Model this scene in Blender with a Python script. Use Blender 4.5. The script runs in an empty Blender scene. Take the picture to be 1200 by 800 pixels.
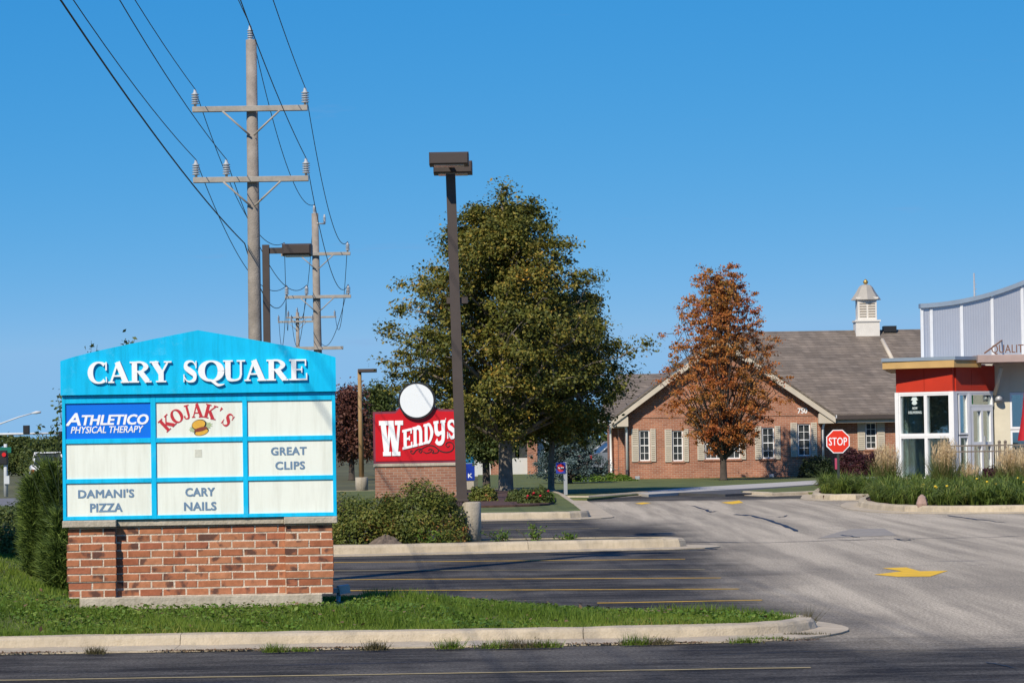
import bpy, math, random
import numpy as np
from mathutils import Vector, Matrix

# ------------------------------------------------------------------ camera, sky, sun, exposure
scene = bpy.context.scene
COL = scene.collection
F, CX, CY = 3600.0, 600.0, 400.0            # focal length and centre in photograph pixels (1200 x 800)
HORIZON = 513.0
EYE = Vector((0, 0, 1.65))
ROT = (Matrix.Rotation(math.pi/2 + math.atan((HORIZON-CY)/F), 3, 'X') @ Matrix.Rotation(math.radians(-0.9), 3, 'Z'))
cam = bpy.data.cameras.new('camera'); camo = bpy.data.objects.new('camera', cam); COL.objects.link(camo)
cam.sensor_width = 36; cam.lens = 36*F/1200; cam.clip_start = 0.5; cam.clip_end = 6000
camo.matrix_world = Matrix.Translation(EYE) @ ROT.to_4x4()
scene.camera = camo

SUN_AZ, SUN_EL = math.radians(28), math.radians(40)     # sun stands behind the camera, to its left
w = bpy.data.worlds.new('World'); scene.world = w; w.use_nodes = True
nt = w.node_tree
bg = nt.nodes['Background']; sky = nt.nodes.new('ShaderNodeTexSky')
sky.sky_type = 'NISHITA'; sky.sun_disc = False
sky.sun_elevation = SUN_EL; sky.sun_rotation = math.pi + SUN_AZ
sky.air_density = 0.3; sky.dust_density = 0.0; sky.ozone_density = 10.0; sky.altitude = 3000
SKY_STRENGTH = 0.13
def grade(i, ref, val, power, lo, hi):         # film-like response per channel for a polarised deep blue sky, same over the whole dome
    m1 = nt.nodes.new('ShaderNodeMath'); m1.operation = 'MULTIPLY'; m1.inputs[1].default_value = SKY_STRENGTH/ref; nt.links.new(sep.outputs[i], m1.inputs[0])
    m2 = nt.nodes.new('ShaderNodeMath'); m2.operation = 'POWER'; m2.inputs[1].default_value = power; nt.links.new(m1.outputs[0], m2.inputs[0])
    m3 = nt.nodes.new('ShaderNodeMath'); m3.operation = 'MULTIPLY'; m3.inputs[1].default_value = val/SKY_STRENGTH; nt.links.new(m2.outputs[0], m3.inputs[0])
    m4 = nt.nodes.new('ShaderNodeClamp'); m4.inputs[1].default_value = lo/SKY_STRENGTH; m4.inputs[2].default_value = hi/SKY_STRENGTH; nt.links.new(m3.outputs[0], m4.inputs[0])
    nt.links.new(m4.outputs[0], comb.inputs[i])
sep = nt.nodes.new('ShaderNodeSeparateColor'); comb = nt.nodes.new('ShaderNodeCombineColor'); nt.links.new(sky.outputs[0], sep.inputs[0])
grade(0, .162, .222, 1.55, .026, .255); grade(1, .392, .488, .50, .06, .50); grade(2, .973, .81, .19, .15, .80)
tcw = nt.nodes.new('ShaderNodeTexCoord'); mpw = nt.nodes.new('ShaderNodeMapping'); mpw.inputs['Scale'].default_value = (9, 9, 70); nt.links.new(tcw.outputs['Generated'], mpw.inputs[0])
nzw = nt.nodes.new('ShaderNodeTexNoise'); nzw.inputs['Scale'].default_value = 1.6; nzw.inputs['Detail'].default_value = 7; nzw.inputs['Roughness'].default_value = .55; nt.links.new(mpw.outputs[0], nzw.inputs['Vector'])
mrw = nt.nodes.new('ShaderNodeMapRange'); mrw.inputs[1].default_value = .66; mrw.inputs[2].default_value = .86; mrw.inputs[4].default_value = .45; nt.links.new(nzw.outputs['Fac'], mrw.inputs[0])
mxw = nt.nodes.new('ShaderNodeMix'); mxw.data_type = 'RGBA'; nt.links.new(mrw.outputs[0], mxw.inputs[0]); nt.links.new(comb.outputs[0], mxw.inputs[6]); mxw.inputs[7].default_value = (.24/SKY_STRENGTH, .36/SKY_STRENGTH, .62/SKY_STRENGTH, 1)
nt.links.new(mxw.outputs[2], bg.inputs[0]); bg.inputs[1].default_value = SKY_STRENGTH
sl = bpy.data.lights.new('sun', 'SUN'); sl.energy = 5.0; sl.angle = math.radians(0.53); sl.color = (1.0, 0.91, 0.77)
so = bpy.data.objects.new('sun', sl); COL.objects.link(so)
sdir = Vector((math.sin(SUN_AZ)*math.cos(SUN_EL), math.cos(SUN_AZ)*math.cos(SUN_EL), -math.sin(SUN_EL)))
so.rotation_euler = sdir.to_track_quat('-Z', 'Y').to_euler(); so.location = (-30, -40, 50)
vs = scene.view_settings; vs.view_transform = 'Standard'; vs.look = 'None'; vs.exposure = 0.0; vs.gamma = 1.0
vs.use_curve_mapping = False

# ------------------------------------------------------------------ helpers
def ray(x, y):
    return ROT @ Vector(((x-CX)/F, (CY-y)/F, -1.0))
def at(x, y, d):                               # world point at depth d on the line of sight of a pixel
    r = ray(x, y); return EYE + r*(d/r.y)
def gnd(x, y, z=0.0):                          # world point at height z
    r = ray(x, y); return EYE + r*((z-EYE.z)/r.z)
def X(x, d, y=560): return at(x, y, d).x
def Z(y, d, x=600): return at(x, y, d).z
rnd = random.Random(7)
V = Vector

class MB:
    def __init__(s): s.v = []; s.f = []; s.sm = []
    def add(s, vs, fs, smooth=False):
        o = len(s.v); s.v += [tuple(p) for p in vs]
        for f in fs: s.f.append([i+o for i in f]); s.sm.append(smooth)
        return s
    def box(s, c, d, rz=0, rx=0, ry=0):
        m = Matrix.Rotation(rz, 3, 'Z') @ Matrix.Rotation(ry, 3, 'Y') @ Matrix.Rotation(rx, 3, 'X')
        c = V(c); vs = []
        for sx in (-.5, .5):
            for sy in (-.5, .5):
                for sz in (-.5, .5): vs.append(c + m @ V((sx*d[0], sy*d[1], sz*d[2])))
        return s.add(vs, [(0,1,3,2),(4,6,7,5),(0,4,5,1),(2,3,7,6),(0,2,6,4),(1,5,7,3)])
    def bx(s, x0, x1, y0, y1, z0, z1): return s.box(((x0+x1)/2,(y0+y1)/2,(z0+z1)/2),(abs(x1-x0),abs(y1-y0),abs(z1-z0)))
    def bbox(s, x0, x1, y0, y1, z0, z1, b=.005):      # box with chamfered front (-y) edges
        vs = [(x0,y1,z0),(x1,y1,z0),(x1,y1,z1),(x0,y1,z1),(x0,y0+b,z0),(x1,y0+b,z0),(x1,y0+b,z1),(x0,y0+b,z1),
              (x0+b,y0,z0+b),(x1-b,y0,z0+b),(x1-b,y0,z1-b),(x0+b,y0,z1-b)]
        return s.add(vs, [(0,3,2,1),(0,1,5,4),(1,2,6,5),(2,3,7,6),(3,0,4,7),(4,5,9,8),(5,6,10,9),(6,7,11,10),(7,4,8,11),(8,9,10,11)])
    def prism_xz(s, poly, y0, y1):                     # polygon in x,z (counter-clockwise) extruded from y0 (front) to y1
        n = len(poly)
        vs = [(p[0], y0, p[1]) for p in poly] + [(p[0], y1, p[1]) for p in poly]
        fs = [list(range(n)), list(range(2*n-1, n-1, -1))]
        for i in range(n): j = (i+1) % n; fs.append((i, i+n, j+n, j))
        return s.add(vs, fs)
    def prism_xy(s, poly, z0, z1, side=True):
        n = len(poly)
        vs = [(p[0], p[1], z1) for p in poly]
        if not side: return s.add(vs, [list(range(n))])
        vs += [(p[0], p[1], z0) for p in poly]
        fs = [list(range(n)), list(range(2*n-1, n-1, -1))]
        for i in range(n): j = (i+1) % n; fs.append((i, i+n, j+n, j))
        return s.add(vs, fs)
    def tube(s, pts, rad, n=8, cap=True, smooth=True):
        pts = [V(p) for p in pts]
        if not hasattr(rad, '__len__'): rad = [rad]*len(pts)
        vs = []; k = len(pts); prev = None
        for i, p in enumerate(pts):
            t = (pts[min(i+1, k-1)] - pts[max(i-1, 0)])
            t = t.normalized() if t.length > 1e-9 else V((0,0,1))
            if prev is None:
                a = V((0,0,1)) if abs(t.z) < .9 else V((1,0,0)); u = t.cross(a).normalized()
            else:
                u = (prev - t*prev.dot(t)); u = u.normalized() if u.length > 1e-6 else t.orthogonal().normalized()
            prev = u; q = t.cross(u)
            for j in range(n):
                an = 2*math.pi*j/n; vs.append(p + (u*math.cos(an) + q*math.sin(an))*rad[i])
        fs = [(i*n+j, i*n+(j+1) % n, (i+1)*n+(j+1) % n, (i+1)*n+j) for i in range(k-1) for j in range(n)]
        s.add(vs, fs, smooth)
        if cap:
            o = len(s.v) - n*k
            s.f.append([o+j for j in range(n)][::-1]); s.f.append([o+(k-1)*n+j for j in range(n)]); s.sm += [False, False]
        return s
    def lathe(s, prof, n=16, c=(0,0,0), smooth=True, sq=False):
        vs = []; off = math.pi/4 if sq else 0
        for r, z in prof:
            for j in range(n): an = 2*math.pi*j/n + off; vs.append((c[0]+r*math.cos(an), c[1]+r*math.sin(an), c[2]+z))
        k = len(prof)
        fs = [(i*n+j, i*n+(j+1) % n, (i+1)*n+(j+1) % n, (i+1)*n+j) for i in range(k-1) for j in range(n)]
        fs2 = [[j for j in range(n)][::-1], [(k-1)*n+j for j in range(n)]]
        o = len(s.v); s.add(vs, fs, smooth)
        for f in fs2: s.f.append([o+i for i in f]); s.sm.append(False)
        return s
    def disc_xz(s, cx, cz, r, y0, y1, n=40, rz=None, rot=0):
        rz = rz or r
        P = []
        for j in range(n):
            a = 2*math.pi*j/n; x, z = r*math.cos(a), rz*math.sin(a)
            P.append((cx + x*math.cos(rot)-z*math.sin(rot), cz + x*math.sin(rot)+z*math.cos(rot)))
        return s.prism_xz(P, y0, y1)
    def ribbon(s, pts, wd, y0, y1, smooth=True):
        if smooth and len(pts) > 2:
            if not hasattr(wd, '__len__'): wd = [wd]*len(pts)
            P = []; W = []; m = len(pts)
            for i in range(m-1):
                p0, p1, p2, p3 = pts[max(i-1,0)], pts[i], pts[i+1], pts[min(i+2,m-1)]
                for k in range(5):
                    t = k/5
                    P.append(tuple(.5*((2*p1[a]) + (-p0[a]+p2[a])*t + (2*p0[a]-5*p1[a]+4*p2[a]-p3[a])*t*t + (-p0[a]+3*p1[a]-3*p2[a]+p3[a])*t**3) for a in (0,1)))
                    W.append(wd[i]*(1-t)+wd[i+1]*t)
            P.append(pts[-1]); W.append(wd[-1])
        else:
            P = list(pts); W = list(wd) if hasattr(wd, '__len__') else [wd]*len(P)
        n = len(P); vs = []
        for i in range(n):
            a = P[max(i-1,0)]; b = P[min(i+1,n-1)]; dx, dz = b[0]-a[0], b[1]-a[1]; l = math.hypot(dx, dz) or 1
            nx, nz = -dz/l*W[i]/2, dx/l*W[i]/2
            for y in (y0, y1):
                vs.append((P[i][0]+nx, y, P[i][1]+nz)); vs.append((P[i][0]-nx, y, P[i][1]-nz))
        fs = []
        for i in range(n-1):
            a = i*4; b = a+4
            fs += [(a, a+1, b+1, b), (a+2, b+2, b+3, a+3), (a, b, b+2, a+2), (a+1, a+3, b+3, b+1)]
        fs += [(0,2,3,1), (4*n-4, 4*n-3, 4*n-1, 4*n-2)]
        return s.add(vs, fs)
    def mesh(s, name='mesh'):
        me = bpy.data.meshes.new(name); me.from_pydata(s.v, [], s.f)
        me.polygons.foreach_set('use_smooth', s.sm); me.update(); return me
    def build(s, name, m, parent=None, loc=None, rz=0):
        return link(name, s.mesh(name), m, parent, loc, rz)

def link(name, me, m, parent=None, loc=None, rz=0):
    if m is not None and not me.materials: me.materials.append(m)
    o = bpy.data.objects.new(name, me); COL.objects.link(o)
    if parent: o.parent = parent
    if loc is not None: o.location = loc
    if rz: o.rotation_euler = (0,0,rz)
    return o
def tag(o, label=None, cat=None, group=None, kind=None):
    if label: o['label'] = label
    if cat: o['category'] = cat
    if group: o['group'] = group
    if kind: o['kind'] = kind
    return o
def thing(name, label, cat, loc=(0,0,0), rz=0, group=None):
    o = bpy.data.objects.new(name, None); COL.objects.link(o); o.location = loc; o.rotation_euler = (0,0,rz); o.empty_display_size = .2
    return tag(o, label, cat, group)
def struct(name, mb, m, label=None):
    o = mb.build(name, m) if isinstance(mb, MB) else link(name, mb, m)
    return tag(o, label, None, None, 'structure')
def copy_tree(o, parent=None):
    c = o.copy(); COL.objects.link(c); c.parent = parent
    for ch in list(o.children): copy_tree(ch, c)
    return c

# ------------------------------------------------------------------ materials
MATS = {}
def newmat(name):
    m = bpy.data.materials.new(name); m.use_nodes = True; MATS[name] = m
    return m, m.node_tree.nodes, m.node_tree.links, m.node_tree.nodes['Principled BSDF']
def node(N, t, **kw):
    n = N.new(t)
    for k, v in kw.items(): setattr(n, k, v)
    return n
def ramp(N, stops):
    r = N.new('ShaderNodeValToRGB'); e = r.color_ramp.elements
    while len(e) < len(stops): e.new(.5)
    for i, (p, c) in enumerate(stops):
        e[i].position = p; e[i].color = (c[0], c[1], c[2], 1)
    return r
def sc(c, k): return tuple(min(1, max(0, a*k)) for a in c)
def M(name, col, rough=.7, var=.12, scale=4, bump=.0, bscale=80, metal=0, spec=.4, col2=None, wear=0, wearcol=(.3,.28,.24), streak=0):
    if name in MATS: return MATS[name]
    m, N, L, b = newmat(name)
    tc = node(N, 'ShaderNodeTexCoord'); nz = node(N, 'ShaderNodeTexNoise')
    nz.inputs['Scale'].default_value = scale; nz.inputs['Detail'].default_value = 6; nz.inputs['Roughness'].default_value = .65
    L.new(tc.outputs['Object'], nz.inputs['Vector'])
    r = ramp(N, [(.3, sc(col, 1-var)), (.7, col2 or sc(col, 1+var))])
    L.new(nz.outputs['Fac'], r.inputs['Fac']); out = r.outputs['Color']
    if wear:
        n2 = node(N, 'ShaderNodeTexNoise'); n2.inputs['Scale'].default_value = scale*2.7; n2.inputs['Detail'].default_value = 9; n2.inputs['Roughness'].default_value = .75
        L.new(tc.outputs['Object'], n2.inputs['Vector'])
        r2 = ramp(N, [(.56, (0,0,0)), (.72, (wear,)*3)]); L.new(n2.outputs['Fac'], r2.inputs['Fac'])
        mx = node(N, 'ShaderNodeMix', data_type='RGBA'); L.new(r2.outputs['Color'], mx.inputs['Factor']); L.new(out, mx.inputs[6]); mx.inputs[7].default_value = (*wearcol, 1)
        out = mx.outputs[2]
    if streak:                                        # rain streaks and grime running down the face
        mp = node(N, 'ShaderNodeMapping'); mp.inputs['Scale'].default_value = (11, 11, .9); L.new(tc.outputs['Object'], mp.inputs[0])
        n4 = node(N, 'ShaderNodeTexNoise'); n4.inputs['Scale'].default_value = 1.5; n4.inputs['Detail'].default_value = 6; n4.inputs['Roughness'].default_value = .7; L.new(mp.outputs[0], n4.inputs['Vector'])
        r4 = ramp(N, [(.45, (1,1,1)), (.75, (1-streak, 1-streak*1.05, 1-streak*1.2))]); L.new(n4.outputs['Fac'], r4.inputs['Fac'])
        m4 = node(N, 'ShaderNodeMix', data_type='RGBA', blend_type='MULTIPLY'); m4.inputs[0].default_value = 1; L.new(out, m4.inputs[6]); L.new(r4.outputs['Color'], m4.inputs[7]); out = m4.outputs[2]
    L.new(out, b.inputs['Base Color'])
    b.inputs['Roughness'].default_value = rough; b.inputs['Metallic'].default_value = metal; b.inputs['Specular IOR Level'].default_value = spec
    if bump:
        n3 = node(N, 'ShaderNodeTexNoise'); n3.inputs['Scale'].default_value = bscale; n3.inputs['Detail'].default_value = 5
        L.new(tc.outputs['Object'], n3.inputs['Vector'])
        bp = node(N, 'ShaderNodeBump'); bp.inputs['Strength'].default_value = bump; bp.inputs['Distance'].default_value = .02
        L.new(n3.outputs['Fac'], bp.inputs['Height']); L.new(bp.outputs['Normal'], b.inputs['Normal'])
    return m
def leafmat(name, stops, trans=.3, zone=.35, zscale=.8, rough=.55):
    # per-leaf random colour, shifted by a slow noise so that whole sprays of a crown turn together
    m, N, L, b = newmat(name)
    g = node(N, 'ShaderNodeNewGeometry'); tc = node(N, 'ShaderNodeTexCoord'); nz = node(N, 'ShaderNodeTexNoise')
    nz.inputs['Scale'].default_value = zscale; nz.inputs['Detail'].default_value = 2
    L.new(tc.outputs['Object'], nz.inputs['Vector'])
    mr = node(N, 'ShaderNodeMapRange'); mr.inputs[1].default_value = .3; mr.inputs[2].default_value = .7
    L.new(nz.outputs['Fac'], mr.inputs[0])
    mx = node(N, 'ShaderNodeMix', data_type='FLOAT'); mx.inputs[0].default_value = zone
    L.new(g.outputs['Random Per Island'], mx.inputs[2]); L.new(mr.outputs[0], mx.inputs[3])
    r = ramp(N, stops); L.new(mx.outputs[0], r.inputs['Fac'])
    L.new(r.outputs['Color'], b.inputs['Base Color']); b.inputs['Roughness'].default_value = rough; b.inputs['Specular IOR Level'].default_value = .25
    tr = node(N, 'ShaderNodeBsdfTranslucent'); L.new(r.outputs['Color'], tr.inputs['Color'])
    ms = node(N, 'ShaderNodeMixShader'); ms.inputs[0].default_value = trans
    L.new(b.outputs[0], ms.inputs[1]); L.new(tr.outputs[0], ms.inputs[2])
    L.new(ms.outputs[0], N['Material Output'].inputs['Surface'])
    return m
def brickmat(name, c1, c2, mortar, bw=.203, rh=.0677, ms=.01, bias=0, bump=.6, offset=.5):
    m, N, L, b = newmat(name)
    tc = node(N, 'ShaderNodeTexCoord'); sp = node(N, 'ShaderNodeSeparateXYZ'); L.new(tc.outputs['Object'], sp.inputs[0])
    ad = node(N, 'ShaderNodeMath', operation='ADD'); L.new(sp.outputs[0], ad.inputs[0]); L.new(sp.outputs[1], ad.inputs[1])
    cb = node(N, 'ShaderNodeCombineXYZ'); L.new(ad.outputs[0], cb.inputs[0]); L.new(sp.outputs[2], cb.inputs[1])
    br = node(N, 'ShaderNodeTexBrick'); L.new(cb.outputs[0], br.inputs['Vector'])
    br.offset = offset
    br.inputs['Color1'].default_value = (*c1,1); br.inputs['Color2'].default_value = (*c2,1); br.inputs['Mortar'].default_value = (*mortar,1)
    br.inputs['Scale'].default_value = 1; br.inputs['Mortar Size'].default_value = ms/2; br.inputs['Bias'].default_value = bias
    br.inputs['Brick Width'].default_value = bw; br.inputs['Row Height'].default_value = rh
    nz = node(N, 'ShaderNodeTexNoise'); nz.inputs['Scale'].default_value = 1.3; nz.inputs['Detail'].default_value = 7; L.new(tc.outputs['Object'], nz.inputs['Vector'])
    r = ramp(N, [(.3,(.78,.78,.8)),(.7,(1.12,1.1,1.08))]); r.color_ramp.elements[1].color=(1.15,1.12,1.1,1); L.new(nz.outputs['Fac'], r.inputs['Fac'])
    mx = node(N, 'ShaderNodeMix', data_type='RGBA', blend_type='MULTIPLY'); mx.inputs[0].default_value = 1
    L.new(br.outputs['Color'], mx.inputs[6]); L.new(r.outputs['Color'], mx.inputs[7]); L.new(mx.outputs[2], b.inputs['Base Color'])
    b.inputs['Roughness'].default_value = .9; b.inputs['Specular IOR Level'].default_value = .2
    bp = node(N, 'ShaderNodeBump'); bp.inputs['Strength'].default_value = bump; bp.inputs['Distance'].default_value = .01; bp.invert = True
    L.new(br.outputs['Fac'], bp.inputs['Height']); L.new(bp.outputs['Normal'], b.inputs['Normal'])
    return m
def glassmat(name, tint=(.55,.62,.6), dark=.35):
    m, N, L, b = newmat(name)
    N.remove(b)
    tr = node(N, 'ShaderNodeBsdfTransparent'); tr.inputs[0].default_value = (*tint,1)
    gl = node(N, 'ShaderNodeBsdfGlossy'); gl.inputs['Roughness'].default_value = .03; gl.inputs[0].default_value = (.85,.9,.9,1)
    fr = node(N, 'ShaderNodeLayerWeight'); fr.inputs[0].default_value = .25
    ma = node(N, 'ShaderNodeMath', operation='MULTIPLY_ADD'); ma.inputs[1].default_value = .5; ma.inputs[2].default_value = dark*.28; L.new(fr.outputs['Facing'], ma.inputs[0])
    ms = node(N, 'ShaderNodeMixShader'); L.new(ma.outputs[0], ms.inputs[0]); L.new(tr.outputs[0], ms.inputs[1]); L.new(gl.outputs[0], ms.inputs[2])
    L.new(ms.outputs[0], N['Material Output'].inputs['Surface'])
    return m

CONC = M('kerb_concrete', (.47,.39,.275), .9, .2, 1.6, .5, 60, wear=.6, wearcol=(.23,.20,.15), streak=.2)
CONC2 = M('cast_concrete', (.44,.385,.30), .9, .2, 2.5, .5, 40, wear=.5, wearcol=(.25,.22,.17), streak=.3)
WOOD = M('weathered_pole_wood', (.27,.235,.20), .9, .25, 3, .6, 30, wear=.4, wearcol=(.14,.12,.10))
ARM = M('grey_crossarm_wood', (.33,.30,.26), .9, .2, 4)
BRONZE = M('bronze_painted_steel', (.062,.047,.040), .55, .2, 1.5, wear=.3, wearcol=(.09,.07,.06))
GALV = M('galvanised_steel', (.42,.43,.44), .5, .12, 8, metal=.4)
PORC = M('grey_porcelain', (.40,.42,.44), .3, .1, 10)
WIRE = M('wire_black', (.02,.022,.026), .6, .05)
WHITE = M('white_paint', (.80,.80,.78), .45, .06, 3)
CYAN = M('cyan_painted_metal', (.0,.50,.85), .38, .10, 1.2, .04, 9, col2=(.004,.56,.88), wear=.5, wearcol=(.14,.62,.88), streak=.24)
PANEL = M('ivory_acrylic', (.82,.84,.735), .3, .035, .9, wear=.16, wearcol=(.70,.71,.58), streak=.15)
LETTER = M('white_letter', (.86,.87,.86), .4, .05, 2)
SLATE = M('slate_blue_vinyl', (.15,.24,.35), .5, .08, 3)
TAN = M('tan_shutter', (.52,.46,.37), .7, .08, 3)
CREAM = M('cream_trim', (.55,.48,.38), .7, .08, 2)
DARKRED = M('barn_red_panel', (.50,.036,.014), .5, .12, 1)
YEL = M('yellow_road_paint', (.62,.36,.035), .8, .2, 4, wear=.75, wearcol=(.16,.13,.09))
YEL2 = M('fresh_yellow_road_paint', (.78,.46,.02), .8, .14, 4, wear=.3, wearcol=(.4,.27,.07))
YELOLD = M('faded_road_paint', (.34,.27,.13), .85, .2, 4, wear=.8, wearcol=(.10,.095,.09))
TAR = M('crack_tar', (.018,.018,.02), .55, .2, 6)
BLACK = M('black_plastic', (.015,.015,.016), .5, .1)
RUBBER = M('tyre_rubber', (.02,.02,.02), .8, .1)
MULCH = M('bark_mulch', (.085,.045,.032), .95, .4, 9, .8, 40)

# asphalt: dark sealcoat over the stalls and the foreground, worn grey in the drive lane
def asphalt():
    m, N, L, b = newmat('asphalt')
    tc = node(N, 'ShaderNodeTexCoord'); sp = node(N, 'ShaderNodeSeparateXYZ'); L.new(tc.outputs['Object'], sp.inputs[0])
    def noise(scale, sx=1, sy=1, det=6, ro=.6):
        mp = node(N, 'ShaderNodeMapping'); mp.inputs['Scale'].default_value = (sx, sy, 1); L.new(tc.outputs['Object'], mp.inputs[0])
        n = node(N, 'ShaderNodeTexNoise'); n.inputs['Scale'].default_value = scale; n.inputs['Detail'].default_value = det; n.inputs['Roughness'].default_value = ro
        L.new(mp.outputs[0], n.inputs['Vector']); return n.outputs['Fac']
    def math_(op, a, b_, c=None):
        n = node(N, 'ShaderNodeMath', operation=op)
        for i, q in enumerate((a, b_)):
            if isinstance(q, (int, float)): n.inputs[i].default_value = q
            else: L.new(q, n.inputs[i])
        return n.outputs[0]
    def rng(v, a, b_, lo=0, hi=1):
        n = node(N, 'ShaderNodeMapRange'); n.interpolation_type = 'SMOOTHSTEP'
        n.inputs[1].default_value = a; n.inputs[2].default_value = b_; n.inputs[3].default_value = lo; n.inputs[4].default_value = hi; L.new(v, n.inputs[0]); return n.outputs[0]
    def mix(f, a, b_):
        n = node(N, 'ShaderNodeMix', data_type='RGBA')
        if isinstance(f, (int,float)): n.inputs[0].default_value = f
        else: L.new(f, n.inputs[0])
        for i, q in ((6, a), (7, b_)):
            if isinstance(q, tuple): n.inputs[i].default_value = (*q, 1)
            else: L.new(q, n.inputs[i])
        return n.outputs[2]
    wob = math_('MULTIPLY', math_('SUBTRACT', noise(.35, 1, .5), .5), 3.2)
    lane = rng(math_('ADD', sp.outputs[0], wob), 1.9, 3.7)                 # worn lane to the right of the stalls
    front = rng(math_('ADD', sp.outputs[1], math_('MULTIPLY', math_('SUBTRACT', noise(.6, .5, 1, 8, .75), .5), 7)), 22.2, 25.8)
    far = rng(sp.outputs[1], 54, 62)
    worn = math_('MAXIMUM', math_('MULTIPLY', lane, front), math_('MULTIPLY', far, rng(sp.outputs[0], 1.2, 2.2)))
    streakx = noise(1.0, .34, 1.7, 10, .86)
    streaky = noise(1.0, 2.1, .075, 5, .6)
    patch = noise(.55, 1, .6, 5)
    dark = mix(rng(streakx, .40, .72), (.026,.025,.026), (.150,.140,.124))
    dark = mix(rng(noise(3.2, .5, 1.0, 8, .8), .56, .70, 0, .55), dark, (.17,.158,.138))
    dark = mix(rng(patch, .46, .66, 0, .7), dark, (.135,.124,.11))
    dark = mix(rng(noise(1.5, .18, 2.2, 4), .60, .72, 0, .75), dark, (.03,.033,.046))
    wornc = mix(rng(streaky, .34, .66), (.285,.247,.190), (.49,.42,.315))
    wornc = mix(rng(patch, .42, .72, 0, .6), wornc, (.39,.335,.255))
    wornc = mix(rng(noise(.9, .5, .9, 6, .7), .58, .74, 0, .7), wornc, (.155,.145,.135))
    worn = math_('MULTIPLY', worn, rng(math_('ADD', sp.outputs[1], math_('MULTIPLY', math_('SUBTRACT', noise(.3), .5), 6)), 76, 79.5, 1, 0))  # far end: dark asphalt plus the tree's shadow band, put into the colour
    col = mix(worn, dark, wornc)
    agg = noise(38, 1, .45, 4, .85)
    hs = node(N, 'ShaderNodeMix', data_type='RGBA', blend_type='MULTIPLY'); hs.inputs[0].default_value = 1
    gr = ramp(N, [(.34,(.45,.45,.45)),(.66,(1,1,1))]); gr.color_ramp.elements[1].color = (1.55,1.55,1.55,1); L.new(agg, gr.inputs['Fac'])
    L.new(col, hs.inputs[6]); L.new(gr.outputs['Color'], hs.inputs[7]); L.new(hs.outputs[2], b.inputs['Base Color'])
    b.inputs['Roughness'].default_value = .95; b.inputs['Specular IOR Level'].default_value = .06
    bp = node(N, 'ShaderNodeBump'); bp.inputs['Strength'].default_value = .5; bp.inputs['Distance'].default_value = .01
    L.new(noise(90, 1, 1, 3, .7), bp.inputs['Height']); L.new(bp.outputs['Normal'], b.inputs['Normal'])
    return m
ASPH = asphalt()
LAWN = M('lawn_soil_and_turf', (.095,.125,.028), .95, .35, 1.2, .8, 60, col2=(.15,.17,.05), wear=.35, wearcol=(.11,.09,.045))
DRYGRASS = M('dry_turf', (.10,.095,.035), .95, .3, .08, .3, 5)

GRASSB = leafmat('grass_blades', [(0,(0.063,0.116,0.013)),(0.45,(0.136,0.217,0.024)),(0.8,(0.228,0.287,0.042)),(1,(0.401,0.310,0.091))], .35, .45, .55)
WEEDL = leafmat('weed_leaves', [(0,(0.061,0.125,0.015)),(0.6,(0.131,0.228,0.028)),(1,(0.245,0.294,0.063))], .3, .3, 2)
LINDEN = leafmat('linden_leaves', [(0,(0.047,0.064,0.013)),(0.45,(0.124,0.134,0.024)),(0.72,(0.229,0.194,0.034)),(0.9,(0.391,0.249,0.044)),(1,(0.887,0.433,0.050))], .22, .38, .55)
MAPLE = leafmat('autumn_maple_leaves', [(0,(0.216,0.039,0.030)),(0.2,(0.365,0.094,0.030)),(0.5,(0.486,0.181,0.043)),(0.7,(0.392,0.181,0.043)),(0.86,(0.216,0.149,0.033)),(1,(0.121,0.115,0.028))], .25, .62, .75)
SPRUCE = leafmat('blue_spruce_needles', [(0,(0.033,0.061,0.055)),(0.5,(0.083,0.127,0.121)),(1,(0.176,0.231,0.220))], .1, .3, 2)
JUNIPER = leafmat('juniper_foliage', [(0,(0.041,0.071,0.018)),(0.5,(0.098,0.148,0.031)),(0.85,(0.189,0.252,0.048)),(1,(0.345,0.355,0.088))], .15, .4, 1.5)
SHRUBL = leafmat('spirea_leaves', [(0,(0.051,0.077,0.016)),(0.5,(0.135,0.163,0.029)),(0.78,(0.220,0.202,0.040)),(0.9,(0.348,0.144,0.048)),(1,(0.464,0.134,0.056))], .25, .4, 2.0)
REDTREE = leafmat('red_autumn_leaves', [(0,(.085,.032,.025)),(.5,(.155,.062,.042)),(.8,(.155,.088,.045)),(1,(.10,.10,.045))], .2, .5, .4)
GREENL = leafmat('plain_green_leaves', [(0,(0.036,0.061,0.017)),(0.5,(0.091,0.121,0.028)),(1,(0.182,0.185,0.049))], .25, .4, .5)
BARBERRY = leafmat('dark_red_shrub_leaves', [(0,(0.029,0.010,0.013)),(0.6,(0.078,0.023,0.029)),(1,(0.078,0.058,0.026))], .2, .5, 2)
BOXW = leafmat('dark_green_shrub_leaves', [(0,(0.012,0.022,0.010)),(0.6,(0.031,0.050,0.017)),(1,(0.060,0.078,0.024))], .2, .5, 2)
LILYL = leafmat('daylily_leaves', [(0,(0.051,0.086,0.016)),(0.5,(0.118,0.172,0.029)),(0.85,(0.203,0.237,0.046)),(1,(0.406,0.286,0.091))], .3, .4, .8)
PLUME = leafmat('ornamental_grass_plumes', [(0,(0.378,0.265,0.141)),(0.5,(0.680,0.511,0.284)),(1,(0.983,0.794,0.511))], .35, .3, 2)
BLADE2 = leafmat('ornamental_grass_blades', [(0,(0.060,0.090,0.022)),(0.5,(0.132,0.156,0.039)),(1,(0.312,0.252,0.099))], .35, .3, 2)
DRYW = leafmat('dry_weed_stems', [(0,(.07,.075,.03)),(.5,(.14,.12,.055)),(1,(.22,.17,.09))], .3, .3, 3)
BARK = M('grey_bark', (.20,.17,.135), .95, .3, 6, .9, 25)
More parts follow.
